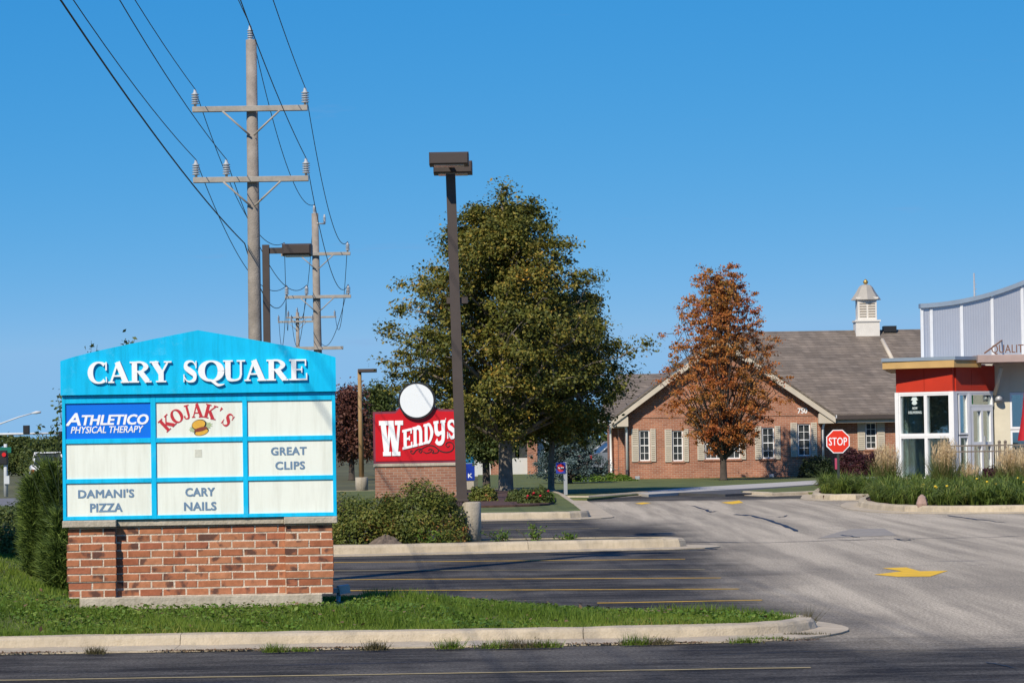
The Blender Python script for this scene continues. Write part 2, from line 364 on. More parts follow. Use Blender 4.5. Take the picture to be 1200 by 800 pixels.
BARKD = M('dark_bark', (.075,.060,.048), .95, .3, 6, .8, 25)
BRICKW = brickmat('far_red_brick', (.42,.185,.110), (.32,.130,.078), (.50,.39,.30))
BRICKS = brickmat('tan_sign_brick', (.38,.19,.12), (.28,.125,.08), (.42,.35,.28))
SHINGLE = brickmat('grey_brown_shingles', (.215,.18,.145), (.15,.125,.10), (.09,.075,.062), .30, .105, .012, bump=.5)
GLASS = glassmat('window_glass', (.82,.90,.86), .85)
def fr(*c): return c

# ------------------------------------------------------------------ lettering
def arcpts(cx, cy, rx, ry, a0, a1, n, thin, thick):
    P, W = [], []
    for i in range(n+1):
        a = math.radians(a0+(a1-a0)*i/n); P.append((cx+rx*math.cos(a), cy+ry*math.sin(a))); W.append(thin+(thick-thin)*abs(math.cos(a))**1.6)
    return P, W
H_ = .075
SERIF = {
 'C': [(*arcpts(.54,.5,.42,.465,48,312,22,.08,.27),1), ([(.9,.60),(.9,.98)],.075,0), ([(.92,.05),(.9,.30)],.05,0)],
 'A': [([(.13,.03),(.46,.99)],.095,0), ([(.44,.99),(.83,.03)],.26,0), ([(.25,.33),(.68,.33)],.08,0), ([(0,.035),(.29,.035)],H_,0), ([(.60,.035),(1.02,.035)],H_,0)],
 'R': [([(.22,0),(.22,1)],.25,0), ([(0,.037),(.43,.037)],H_,0), ([(0,.963),(.4,.963)],H_,0),
       ([(.2,.955),(.55,.955),(.76,.75),(.55,.535),(.2,.52)],[.08,.10,.25,.10,.08],1), ([(.48,.53),(.84,.04)],.25,0), ([(.74,.035),(1.02,.035)],H_,0)],
 'Y': [([(.18,.97),(.52,.42)],.26,0), ([(.85,.97),(.55,.42)],.095,0), ([(.52,.5),(.52,0)],.25,0), ([(-.02,.963),(.4,.963)],H_,0), ([(.66,.963),(1.03,.963)],H_,0), ([(.27,.037),(.77,.037)],H_,0)],
 'S': [([(.83,.76),(.70,.92),(.48,.96),(.26,.87),(.24,.68),(.5,.52),(.76,.35),(.74,.13),(.5,.04),(.28,.08),(.14,.25)],[.05,.07,.09,.19,.25,.28,.25,.19,.09,.07,.05],1), ([(.86,.64),(.86,.98)],.065,0), ([(.11,.02),(.11,.37)],.065,0)],
 'Q': [(*arcpts(.5,.5,.41,.465,0,360,32,.08,.28),1), ([(.36,.10),(.55,.02),(.78,-.17),(1.04,-.13)],[.05,.13,.13,.03],1)],
 'O': [(*arcpts(.5,.5,.40,.465,0,360,32,.08,.28),1)],
 'U': [([(.22,.97),(.22,.3)],.25,0), ([(.22,.33),(.27,.11),(.5,.045),(.74,.12),(.82,.33)],[.25,.19,.10,.10,.095],1), ([(.82,.3),(.82,.97)],.095,0), ([(0,.963),(.45,.963)],H_,0), ([(.63,.963),(1.02,.963)],H_,0)],
 'E': [([(.24,0),(.24,1)],.26,0), ([(0,.96),(.86,.96)],.08,0), ([(0,.04),(.9,.04)],.08,0), ([(.3,.51),(.66,.51)],.08,0), ([(.86,.68),(.86,1)],.07,0), ([(.91,0),(.91,.34)],.07,0), ([(.66,.36),(.66,.66)],.06,0)],
 'K': [([(.22,0),(.22,1)],.25,0), ([(.3,.40),(.84,.97)],.09,0), ([(.40,.55),(.82,.04)],.25,0), ([(0,.037),(.45,.037)],H_,0), ([(0,.963),(.45,.963)],H_,0), ([(.66,.963),(1,.963)],H_,0), ([(.62,.037),(1.04,.037)],H_,0)],
 'J': [([(.62,.97),(.62,.25)],.25,0), ([(.62,.32),(.56,.09),(.33,.03),(.15,.13),(.15,.27)],[.25,.17,.08,.12,.2],1), ([(.36,.963),(.9,.963)],H_,0)],
 "'": [([(.5,1),(.42,.66)],[.36,.08],0)],
 # heavy slab shapes
 'W#': [([(.17,.95),(.30,.05)],.21,0), ([(.46,.92),(.34,.06)],.10,0), ([(.50,.92),(.67,.05)],.21,0), ([(.84,.95),(.71,.06)],.11,0),
        ([(0,.935),(.36,.935)],.13,0), ([(.38,.935),(.61,.935)],.13,0), ([(.66,.935),(1,.935)],.13,0), ([(.15,.06),(.485,.06)],.12,0), ([(.525,.06),(.87,.06)],.12,0)],
 'E#': [([(.28,0),(.28,1)],.32,0), ([(0,.94),(.95,.94)],.13,0), ([(0,.06),(1,.06)],.13,0), ([(.3,.5),(.75,.5)],.12,0), ([(.9,.72),(.9,1)],.14,0), ([(.93,0),(.93,.3)],.14,0), ([(.72,.38),(.72,.63)],.1,0)],
 'N#': [([(.24,0),(.24,1)],.28,0), ([(0,.94),(.3,.94)],.13,0), ([(.25,.80),(.45,.93),(.68,.86),(.76,.66)],[.12,.2,.26,.28],1), ([(.76,.7),(.76,0)],.28,0), ([(0,.06),(.46,.06)],.13,0), ([(.55,.06),(1,.06)],.13,0)],
 'D#': [([(.26,0),(.26,1)],.30,0), ([(0,.94),(.4,.94)],.13,0), ([(0,.06),(.4,.06)],.13,0), ([(.3,.94),(.6,.90),(.83,.5),(.6,.10),(.3,.06)],[.12,.18,.32,.18,.12],1)],
 'Y#': [([(.2,.95),(.24,.55),(.5,.42)],[.28,.28,.16],1), ([(.8,.97),(.8,.3),(.66,.08),(.36,.06),(.2,.2)],[.28,.28,.22,.16,.26],1), ([(0,.94),(.42,.94)],.12,0), ([(.58,.94),(1,.94)],.12,0), ([(.4,.45),(.8,.5)],.16,0)],
 'S#': [([(.80,.70),(.70,.90),(.45,.93),(.24,.82),(.28,.62),(.55,.50),(.78,.34),(.70,.12),(.44,.07),(.22,.28)],[.10,.16,.16,.24,.28,.28,.28,.22,.16,.12],1), ([(.87,.62),(.87,.98)],.11,0), ([(.11,.02),(.11,.38)],.11,0)],
}
def glyph(mb, ch, x0, z0, w_, h_, y0, y1, rot=0, shear=0, piv=None):
    ca, sa = math.cos(rot), math.sin(rot)
    for k, (pts, wd, sm) in enumerate(SERIF[ch]):
        t = MB(); t.ribbon(pts, wd, 0, 1, smooth=bool(sm) and len(pts) < 14)
        out = []
        for (px, py, pz) in t.v:
            gx, gz = px*w_, pz*h_ + shear*px*w_
            rx_, rz_ = gx*ca - gz*sa, gx*sa + gz*ca
            out.append((x0+rx_, (y0 - k*.0003) if py < .5 else y1, z0+rz_))
        mb.add(out, t.f)
    return mb
def textmesh(body, width, height, depth=.002, bold=0.0, shear=0.0, spacing=1.0):
    cu = bpy.data.curves.new('txt', 'FONT'); cu.body = body; cu.size = 1; cu.extrude = .01; cu.offset = 0; cu.shear = shear; cu.align_x = 'CENTER'; cu.space_character = spacing
    cu.resolution_u = 3
    o = bpy.data.objects.new('txt', cu); COL.objects.link(o)
    dg = bpy.context.evaluated_depsgraph_get(); me = bpy.data.meshes.new_from_object(o.evaluated_get(dg))
    bpy.data.objects.remove(o); bpy.data.curves.remove(cu)
    n = len(me.vertices); co = np.empty(n*3); me.vertices.foreach_get('co', co); co = co.reshape(-1, 3)
    mn, mx = co.min(0), co.max(0)
    out = np.empty_like(co)
    out[:,0] = ((co[:,0]-mn[0])/(mx[0]-mn[0])-.5)*width
    out[:,2] = ((co[:,1]-mn[1])/(mx[1]-mn[1])-.5)*height
    out[:,1] = np.where(co[:,2] > 0, -depth, 0)
    me.vertices.foreach_set('co', out.ravel()); me.update()
    if bold > .008:                                   # heavier weight: the outline stepped sideways in fine layers
        import bmesh
        bm = bmesh.new(); b_ = max(.004, bold-.002)*height*1.25
        for k, (dx, dz) in enumerate(((0,0), (-b_,0), (b_,0), (0,b_*.7), (0,-b_*.7), (-b_*.8,b_*.6), (b_*.8,b_*.6), (-b_*.8,-b_*.6), (b_*.8,-b_*.6))):
            n0 = len(bm.verts); bm.from_mesh(me); bm.verts.ensure_lookup_table()
            for v_ in bm.verts[n0:]:
                v_.co.x = v_.co.x*(1-2*b_/width)+dx; v_.co.z = v_.co.z*(1-1.4*b_/height)+dz
                if v_.co.y < 0: v_.co.y -= k*.00015
        bm.to_mesh(me); bm.free()
    return me
def text(name, body, c, width, height, m, parent, **kw):
    return link(name, textmesh(body, width, height, **kw), m, parent, c)

# ------------------------------------------------------------------ foliage
def leafcloud(C, size, rng, up=.25, asp=.55, outward=None, droop=0.0):
    n = len(C)
    nrm = rng.normal(size=(n,3)); nrm[:,2] += up*2
    if outward is not None: nrm += outward
    nrm /= np.linalg.norm(nrm, axis=1)[:,None]
    a = rng.normal(size=(n,3)); a[:,2] -= droop; a -= nrm*(a*nrm).sum(1)[:,None]; a /= np.linalg.norm(a, axis=1)[:,None]+1e-9
    b = np.cross(nrm, a)
    s = (size*(.42+1.05*rng.random(n)**1.3))[:,None]
    v = np.empty((n,4,3))
    v[:,0] = C - a*s*.5; v[:,1] = C + b*s*asp*.5 + nrm*s*.08; v[:,2] = C + a*s*.55; v[:,3] = C - b*s*asp*.5 + nrm*s*.08
    return v.reshape(-1,3)
def quadmesh(name, v):
    n = len(v)//4; me = bpy.data.meshes.new(name)
    me.vertices.add(n*4); me.vertices.foreach_set('co', v.astype(np.float32).ravel())
    me.loops.add(n*4); me.loops.foreach_set('vertex_index', np.arange(n*4, dtype=np.int32))
    me.polygons.add(n); me.polygons.foreach_set('loop_start', np.arange(0, n*4, 4, dtype=np.int32))
    me.update(calc_edges=True); me.validate(); return me
def trimesh(name, v):
    n = len(v)//3; me = bpy.data.meshes.new(name)
    me.vertices.add(n*3); me.vertices.foreach_set('co', v.astype(np.float32).ravel())
    me.loops.add(n*3); me.loops.foreach_set('vertex_index', np.arange(n*3, dtype=np.int32))
    me.polygons.add(n); me.polygons.foreach_set('loop_start', np.arange(0, n*3, 3, dtype=np.int32))
    me.update(calc_edges=True); me.validate(); return me
def blades(P, h, wd, rng, lean=.35):
    # P base points (n,3); pointed single-triangle blades, or bent two-piece ones by calling twice
    n = len(P); az = rng.random(n)*2*math.pi; d = np.stack([np.cos(az), np.sin(az), np.zeros(n)], 1)
    hh = (h*(.5+.8*rng.random(n)))[:,None]; le = (lean*rng.random(n))[:,None]
    az2 = rng.random(n)*2*math.pi; l = np.stack([np.cos(az2), np.sin(az2), np.zeros(n)], 1)
    tip = P + np.array([0,0,1.0])*hh + l*hh*le
    ww = (wd*(.6+.8*rng.random(n)))[:,None]
    v = np.empty((n,3,3)); v[:,0] = P - d*ww; v[:,1] = P + d*ww; v[:,2] = tip
    return v.reshape(-1,3)

def tree(name, label, loc, H, clear, prof, R, nl, leaves, leaf, mat, bark, tr, seed, rise=.55, cl=.30, group=None, lean=(0,0), clusters=9, taper=.75, up=.3, gap=.25, squash=1.0):
    """trunk with limbs and twigs; leaves gathered in sprays along each limb. prof(t) = crown radius factor, t from crown bottom to top"""
    rng = np.random.default_rng(seed); r_ = random.Random(seed)
    t = thing(name, label, 'tree', loc, 0, group)
    wood = MB(); L = V((lean[0], lean[1], 0))
    def axis(z): k = z/H; return V((L.x*k*k, L.y*k*k, z)) + V((math.sin(z*1.3+seed)*.05*tr*5*k, math.cos(z*1.1+seed)*.05*tr*5*k, 0))
    zs = [0, .06, clear*.5, clear] + [clear+(H*.97-clear)*i/8 for i in range(1, 9)]
    wood.tube([axis(z) for z in zs], [tr*1.45, tr*1.12, tr, tr*.95] + [max(.012, tr*.95*(1-i/8)**taper) for i in range(1, 9)], 10)
    cen = []; out = []
    for i in range(nl):
        tt = (i+.5)/nl; tt = tt**1.05
        z0 = clear + (H-clear)*tt*.86
        az = i*2.39996 + r_.uniform(-.35, .35)
        ln = R*prof(tt)*r_.uniform(.84, 1.04)
        d = V((math.cos(az), math.sin(az)*squash, 0))
        ri = rise*(.75+.6*tt)*r_.uniform(.8, 1.2)
        p0 = axis(max(clear*.85, z0 - ln*ri*.55)); p3 = axis(z0) + d*ln + V((0,0,ln*ri*.35))
        p1 = p0.lerp(p3, .4) + V((0,0,-ln*.04+ln*.10)); p2 = p0.lerp(p3, .75) + V((r_.uniform(-.1,.1), r_.uniform(-.1,.1), ln*.08))
        rr = max(.012, tr*.42*(1-tt*.75))
        wood.tube([p0, p1, p2, p3], [rr, rr*.7, rr*.4, .008], 6, cap=False)
        for k in range(clusters):
            f = .30 + .78*(k+r_.random()*.8)/clusters
            q = (p0.lerp(p1, f/.4) if f < .4 else p1.lerp(p2, (f-.4)/.35) if f < .75 else p2.lerp(p3, (f-.75)/.25))
            sp = ln*.30*(1.15-abs(f-.6))
            c = q + V((r_.gauss(0, sp*.55), r_.gauss(0, sp*.55), r_.gauss(.05, sp*.42)))
            if r_.random() < gap*.5: continue
            cen.append(c); out.append((c-axis(c.z*.9)).normalized())
            if k % 2: wood.tube([q, q.lerp(c, .6)+V((0,0,.03)), c], [rr*.25+.006, .008, .005], 4, cap=False)
    for z in np.linspace(H*.80, H*.965, 10):                                   # leader tip
        cen.append(axis(z) + V((r_.gauss(0,.035*R), r_.gauss(0,.035*R), 0))); out.append(V((0,0,1)))
    cen = np.array(cen); out = np.array(out); m = len(cen)
    wts = rng.random(m)*.9+.35; wts /= wts.sum()
    idx = rng.choice(m, leaves, p=wts)
    size = cl*(.55+.9*rng.random(m))
    off = rng.normal(size=(leaves,3)); off *= (np.minimum(1.35, np.abs(rng.normal(size=leaves)))/np.linalg.norm(off, axis=1))[:,None]
    off[:,2] *= .62
    C = cen[idx] + off*size[idx][:,None]
    wood.build('trunk', bark, t)
    link('crown', quadmesh('crown', leafcloud(C, leaf, rng, up, .62, out[idx]*.6)), mat, t)
    return t

def shrub(name, label, loc, rx, ry, h, leaves, leaf, mat, seed, group=None, lobes=26, cat='shrub', bark=None, base=.0, top=1.0):
    rng = np.random.default_rng(seed); t = thing(name, label, cat, loc, 0, group)
    u = rng.normal(size=(lobes,3)); u[:,2] = np.abs(u[:,2]); u /= np.linalg.norm(u, axis=1)[:,None]
    cc = u*np.array([rx*.80, ry*.80, h*.80])*(.78+.26*rng.random(lobes))[:,None]; cc[:,2] += base
    idx = rng.integers(0, lobes, leaves)
    o = rng.normal(size=(leaves,3)); o /= np.linalg.norm(o, axis=1)[:,None]
    rr = (.20+.16*rng.random(lobes))*min(rx, h*1.1)
    C = cc[idx] + o*(rr[idx]*rng.random(leaves)**.4)[:,None]*np.array([1.15,1.15,.95])
    fill = rng.random(leaves) < .32                                       # skirt and body so the ground never shows through
    th = rng.random(leaves)*2*math.pi; zz = rng.random(leaves)
    ring = np.stack([np.cos(th)*rx*(1-.35*zz), np.sin(th)*ry*(1-.35*zz), zz*h*.75], 1)*(.86+.16*rng.random(leaves))[:,None]
    C[fill] = ring[fill]
    C[:,2] = np.abs(C[:,2]); C[:,2] = np.minimum(C[:,2], h*1.02)
    nrm = C/np.array([rx,ry,h]); nrm /= np.linalg.norm(nrm, axis=1)[:,None]+1e-6
    wood = MB()
    for k in range(9):
        a = rng.random()*6.28; wood.tube([(0.05*math.cos(a),0.05*math.sin(a),0),(rx*.3*math.cos(a),ry*.3*math.sin(a),h*.4),(rx*.6*math.cos(a),ry*.6*math.sin(a),h*.75)], [.012,.009,.004], 4)
    wood.build('stems', bark or BARKD, t)
    link('foliage', quadmesh('foliage', leafcloud(C, leaf, rng, .3, .6, nrm*1.1)), mat, t)
    return t

def smooth(x, a, b):
    t = np.clip((x-a)/(b-a), 0, 1); return t*t*(3-2*t)

# ------------------------------------------------------------------ setting: ground, lot, road, islands
g = MB(); g.add([(-2500,-200,-.012),(2500,-200,-.012),(2500,4500,-.012),(-2500,4500,-.012)], [(0,1,2,3)])
struct('ground', g, DRYGRASS, 'dry grassy ground running to the horizon')
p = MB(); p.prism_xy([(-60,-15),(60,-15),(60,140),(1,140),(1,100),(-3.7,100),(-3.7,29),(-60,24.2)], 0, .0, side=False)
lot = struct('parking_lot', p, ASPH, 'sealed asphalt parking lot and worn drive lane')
p = MB(); p.prism_xy([(-120,76),(-6.5,76),(-6.5,97),(-120,97)], 0, .004, side=False)
struct('road', p, M('far_road_asphalt', (.17,.165,.16), .9, .12, .3), 'grey street beyond the grass bank at the left')

def offset_path(P, off, closed):
    n = len(P); out = []
    for i in range(n):
        a = P[i-1] if (i or closed) else P[i]; b = P[(i+1) % n] if (i < n-1 or closed) else P[i]
        e1 = V((P[i][0]-a[0], P[i][1]-a[1])); e2 = V((b[0]-P[i][0], b[1]-P[i][1]))
        if e1.length < 1e-6: e1 = e2
        if e2.length < 1e-6: e2 = e1
        n1 = V((e1.y, -e1.x)).normalized(); n2 = V((e2.y, -e2.x)).normalized(); m = n1+n2
        m = m.normalized() if m.length > 1e-6 else n1
        k = min(1.6, 1/max(.5, m.dot(n1))); out.append((P[i][0]+m.x*off*k, P[i][1]+m.y*off*k))
    return out
def resample(P, step):
    out = [P[0]]
    for a, b in zip(P, P[1:]):
        l = math.hypot(b[0]-a[0], b[1]-a[1]); k = max(1, round(l/step))
        for i in range(1, k+1): out.append((a[0]+(b[0]-a[0])*i/k, a[1]+(b[1]-a[1])*i/k))
    return out
def smoothpath(P, it=2):
    for _ in range(it):
        Q = [P[0]]
        for a, b in zip(P, P[1:]):
            Q += [(a[0]*.75+b[0]*.25, a[1]*.75+b[1]*.25), (a[0]*.25+b[0]*.75, a[1]*.25+b[1]*.75)]
        P = Q + [P[-1]]
    return P
_KJ = {}
def kerb(path, h=.12, wtop=.16, pan=.45, seg=3.0, label='', step=.25, pans=None, mat=CONC):
    """path runs with the road on its right-hand side; profile swept along it, cut into cast lengths with open joints"""
    path = resample(path, step)
    root = tag(bpy.data.objects.new('kerb', None), label, None, None, 'structure'); COL.objects.link(root)
    prof = [(pan, .003), (pan, .016), (.02, .022), (0, h*.75), (-.025, h*.97), (-.05, h), (-wtop, h+.004), (-wtop, -.05)]
    loops = []
    for o, z in prof:
        L_ = offset_path(path, o, False)
        if pans and o == pan:
            L_ = [tuple(np.array(q)) for q in offset_path(path, o, False)]
            L_ = [(q[0]+(c[0]-q[0])*0 + pans(c)[0], q[1]+pans(c)[1]) for q, c in zip(L_, path)]
        loops.append([(a[0], a[1], z) for a in L_])
    dist = [0]
    for a, b in zip(path, path[1:]): dist.append(dist[-1]+math.hypot(b[0]-a[0], b[1]-a[1]))
    i0 = 0; n = len(path)
    while i0 < n-1:
        i1 = i0+1
        while i1 < n-1 and dist[i1]-dist[i0] < seg: i1 += 1
        if dist[-1]-dist[i1] < seg*.35: i1 = n-1
        mb = MB(); rows = []
        for i in range(i0, i1+1):
            row = []
            for k, lp in enumerate(loops):
                jk = _KJ.setdefault((label, i, k), V((rnd.uniform(-1,1), rnd.uniform(-1,1), rnd.uniform(-1,1))))
                q = V(lp[i]) + jk*(.004 if 1 < k < 7 else 0)
                if i == i0 and i0 > 0: q = q.lerp(V(lp[i+1]), .005/step)
                row.append(q)
            rows.append(row)
        m_ = len(prof); vs = [q for r in rows for q in r]; fs = []
        for i in range(len(rows)-1):
            for k in range(m_-1): a = i*m_+k; fs.append((a, a+1, a+m_+1, a+m_))
        mb.add(vs, fs); mb.f += [list(range(m_))[::-1], [len(vs)-m_+k for k in range(m_)]]; mb.sm += [False, False]
        mb.build('kerb_segment', mat, root); i0 = i1
    return root

# --- near grass island under the sign
FRONT = 24.9
nose = smoothpath([(-40,FRONT),(-14,FRONT),(-3,FRONT),(.9,FRONT),(1.9,FRONT+.1),(2.55,FRONT+.75),(2.45,FRONT+1.55),(1.7,FRONT+2.3),(.4,FRONT+2.9),(-1.6,FRONT+4.1),(-2.4,FRONT+4.7),(-3.9,FRONT+5.2)], 2)
def pan_extra(c):
    k = math.exp(-((c[0]-2.45)/.55)**2)*math.exp(-((c[1]-25.9)/.9)**2); return (-.28*k, -.05*k)
kerb(nose, .105, .17, .55, 3.0, 'concrete kerb and gutter round the grass island in front', pans=pan_extra)
def island_z(x, y):
    z = .10 + .12*smooth(y, 25.2, 26.9)*(1-smooth(y, 27.8, 29.8)*.6)*(1-smooth(x, -1.4, 1.2))
    z = z + .44*smooth(-x, 3.75, 5.5)*smooth(y, 25.4, 31)*(1-smooth(y, 36, 50)) + .12*smooth(-x, 6, 12)*smooth(y, 25.2, 30)
    return z
inner = offset_path(nose, -.15, False)
poly = inner + [(-3.9, 72), (-40, 72)]
def inside(px, py, P):
    c = np.zeros(px.shape, bool); n = len(P)
    for i in range(n):
        x1, y1 = P[i]; x2, y2 = P[(i+1) % n]
        if y1 == y2: continue
        c ^= ((y1 > py) != (y2 > py)) & (px < (x2-x1)*(py-y1)/(y2-y1)+x1)
    return c
xs = np.concatenate([np.arange(-40,-9,1.0), np.arange(-9, 2.8, .12)]); ys = np.concatenate([np.arange(25.0, 34, .12), np.arange(34, 72.5, 1.0)])
gx, gy = np.meshgrid(xs, ys); ok = inside(gx, gy, offset_path(nose, -.06, False) + [(-3.9, 73), (-41, 73)])
gz = island_z(gx, gy) - .012
mb = MB(); vid = -np.ones(gx.shape, int); vs = []
for j in range(gx.shape[0]):
    for i in range(gx.shape[1]):
        if ok[j,i]: vid[j,i] = len(vs); vs.append((gx[j,i], gy[j,i], gz[j,i]))
fs = [(vid[j,i], vid[j,i+1], vid[j+1,i+1], vid[j+1,i]) for j in range(gx.shape[0]-1) for i in range(gx.shape[1]-1) if min(vid[j,i],vid[j,i+1],vid[j+1,i+1],vid[j+1,i]) >= 0]
mb.add(vs, fs, True)
struct('grass_bank', mb, LAWN, 'grassy island rising to a bank at the left')
rng = np.random.default_rng(3)
n = 210000
px = rng.uniform(-6.4, 2.6, n); py = 25.02 + (rng.random(n)**1.25)*9.5
keep = inside(px, py, inner + [(-3.9, 72), (-40, 72)]) & ~((px > -4.05) & (px < -1.5) & (py > 26.9) & (py < 27.6)) & (px > -.19*py-.3)
px, py = px[keep], py[keep]
P = np.stack([px, py, island_z(px, py)-.012], 1)
tuft = .55+.75*np.clip(np.sin(px*2.1+1)*np.sin(py*2.9+px)+.4*np.sin(px*7+py*5)+.35, 0, 1.3)
tuft *= np.where((px < -4) & (py > 25.5), .75, 1)*(1-.45*smooth(py, 26.2, 26.8)*(px < -1.4)*(px > -4.2))
tag(link('grass', trimesh('grass', blades(P, .062*tuft, np.full(len(P), .0042), rng, .9)), GRASSB), 'short green grass growing on the island and bank', 'grass', kind='stuff')
n = 15000
px = rng.uniform(-6, 2.2, n); py = rng.uniform(25.1, 28.2, n)
clump = np.sin(px*1.7+.6)*np.cos(py*2.3+px*.6)+.5*np.sin(px*4.3+py*3.1)
keep = inside(px, py, inner + [(-3.9, 72), (-40, 72)]) & ~((px > -4.05) & (px < -1.5) & (py > 26.9)) & ((clump > -.15) | ((py > 26.1) & (px < -1.2)))
px, py = px[keep], py[keep]
C = np.stack([px, py, island_z(px, py)+.01+.04*rng.random(len(px))*(1-.5*smooth(py, 26.3, 26.8))], 1)
tag(link('clover', quadmesh('clover', leafcloud(C, np.full(len(C), .034), rng, 1.2, .75)), WEEDL), 'low broad-leaved weeds spread through the grass below the sign', 'weeds', kind='stuff')

# --- stall lines, arrows and cracks on the asphalt
def sheet(name, pts, m, z=.004, parent=lot):
    mb = MB(); mb.add([(q.x, q.y, z) for q in pts], [list(range(len(pts)))]); return mb.build(name, m, parent)
def stripe(x0, y0, x1, y1, wpx, m, name='stall_line', steps=14, z=.004):
    a, b = gnd(x0, y0), gnd(x1, y1); mb = MB(); vs = []
    d = (b-a).normalized(); nn = V((-d.y, d.x, 0))
    for i in range(steps+1):
        q = a.lerp(b, i/steps); wv = wpx*(1+rnd.uniform(-.12,.12))/2; j = nn*rnd.uniform(-.012,.012)
        for s_ in (-1, 1): k = q+nn*wv*s_+j; vs.append((k.x, k.y, z))
    mb.add(vs, [(2*i, 2*i+2, 2*i+3, 2*i+1) for i in range(steps)]); return mb.build(name, m, lot)
stripe(390, 659, 803, 655, .13, YEL)
stripe(390, 668.5, 826, 667, .10, YELOLD)
stripe(390, 679, 845, 677, .12, YEL)
stripe(390, 692, 866, 690, .12, YEL)
stripe(700, 706.5, 893, 703, .11, YEL)
stripe(-60, 798, 950, 782, .075, YELOLD, steps=40)
stripe(560, 621, 702, 619, .14, YELOLD)
stripe(560, 612.5, 684, 611.5, .14, YELOLD)
sheet('painted_arrow', [gnd(*q) for q in [(1024,673.2),(1057,669.2),(1034,665.6),(1062,664.6),(1078,669.2),(1111,668.6),(1090,675.4),(1052,675.6)]], YEL2)
sheet('painted_arrow', [gnd(*q) for q in [(845,588.6),(859,587.2),(866,586.2),(871,588.8),(858,590.6)]], YEL2)
sheet('painted_arrow', [gnd(*q) for q in [(744,589.6),(754,588.4),(763,589.2),(752,590.8)]], YEL2)
def crack(pts, wid, seed):
    r_ = random.Random(seed); P = []
    for a, b in zip(pts, pts[1:]):
        for i in range(5): t = i/5; P.append((a[0]+(b[0]-a[0])*t+r_.uniform(-1.2,1.2), a[1]+(b[1]-a[1])*t+r_.uniform(-.35,.35)))
    P.append(pts[-1]); W_ = [gnd(*q) for q in P]; vs = []
    for i, q in enumerate(W_):
        wv = wid*.5*r_.uniform(.3, 1.4)*(1 if 0 < i < len(W_)-1 else .2)
        vs += [(q.x-wv*.25, q.y-wv, .005), (q.x+wv*.25, q.y+wv, .005)]
    mb = MB(); mb.add(vs, [(2*i, 2*i+2, 2*i+3, 2*i+1) for i in range(len(W_)-1)]); return mb.build('sealed_crack', TAR, lot)
PATCH = M('patched_asphalt', (.30,.272,.232), .95, .18, 5, .5, 60, spec=.06, wear=.5, wearcol=(.19,.175,.155))
sheet('asphalt_patch', [gnd(*q) for q in [(958,630.5),(1052,627.2),(1036,619.0),(1000,619.6),(985,622.5)]], PATCH, .0035)
crack([(810,592),(826,597),(834,600),(842,598)], .34, 1); crack([(858,602.5),(880,604),(900,609),(920,616),(935,622.5)], .36, 2)
crack([(910,606),(918,605.5),(922,603.5)], .3, 3); crack([(985,627),(996,628),(1008,629.5)], .2, 4)
crack([(1110,603.5),(1125,606),(1150,609),(1180,612.5)], .28, 5); crack([(800,635),(900,635.5),(1000,632.5),(1100,630.5),(1200,628)], .10, 6)
crack([(1048,631),(1060,633.5),(1072,631.5)], .30, 7); crack([(835,768),(905,765),(1000,762),(1110,761),(1210,758)], .018, 8)
crack([(690,638),(760,640),(840,643),(800,646)], .22, 10)
crack([(1155,776),(1172,779),(1192,783.5)], .05, 9); crack([(900,664),(1010,663.5),(1100,662)], .02, 11)

# --- middle island (shrubs and light pole)
mi = smoothpath([(-3.9,44.2),(-2.0,44.3),(1.6,44.9),(2.35,45.0),(2.55,45.35),(2.3,45.75),(1.2,46.2),(-3.9,46.3)], 1)
kerb(mi, .145, .16, .5, 3.9, 'concrete kerb of the narrow island with the light pole')
pm = MB(); pm.prism_xy([(q[0], q[1]) for q in offset_path(mi, -.14, False)], 0, .135, side=False); struct('island_soil', pm, M('weedy_soil', (.10,.085,.045), .95, .3, 3, .8, 30), 'bare weedy soil of the narrow middle island')
# --- tree island
TI = [(-9, 61.6), (1.0, 61.9), (1.45, 62.3), (1.55, 63), (1.25, 88), (.7, 92), (-9, 92)]
ti = smoothpath(TI, 1)
kerb(ti, .15, .16, .5, 3.8, 'pale kerb of the island with the big tree')
pm = MB(); pm.prism_xy(offset_path(ti, -.14, False), 0, .145, side=False); struct('island_lawn', pm, LAWN, 'trimmed lawn strip of the tree island')
pm = MB(); pm.prism_xy(smoothpath([(-1.4,67),(.3,67.2),(1.0,68.6),(1.0,86),(-1.6,88)],2), .145, .19); struct('mulch_bed', pm, MULCH, 'dark bark mulch bed below the big tree')
# far lawns and drive of the brick building
def gpoly(pts, z=0): return [(gnd(*q, z).x, gnd(*q, z).y) for q in pts]
pm = MB(); pm.prism_xy(gpoly([(560,584.5),(688,584.5),(752,578.5),(800,574.5),(975,563),(1090,557),(1090,552),(560,552)], .05), 0, .06)
struct('far_lawn', pm, LAWN, 'lawn in front of the brick building')
pm = MB(); pm.prism_xy(gpoly([(738,577.5),(800,572.0),(965,562.5),(1050,557.5),(1050,560),(960,567.5),(905,571.0),(840,574.8),(760,579.5)], .06), -.01, .075)
struct('sidewalk', pm, M('pale_walk_concrete', (.44,.41,.36), .9, .1, .4), 'pale concrete walk crossing the far lawn')
pm = MB(); pm.prism_xy(gpoly([(790,577.2),(850,573.5),(960,567.8),(1000,567),(960,571),(905,576.5),(850,579)], .06), -.01, .066)
struct('side_drive', pm, M('side_drive_asphalt', (.075,.073,.072), .9, .2, .5), 'dark asphalt drive beside the far walk')
kf = [tuple(q) for q in gpoly([(560,585.2),(690,585.2),(760,579.8)])]
kerb(kf, .1, .16, .3, 5, 'far kerb along the lawn of the brick building', step=.8)
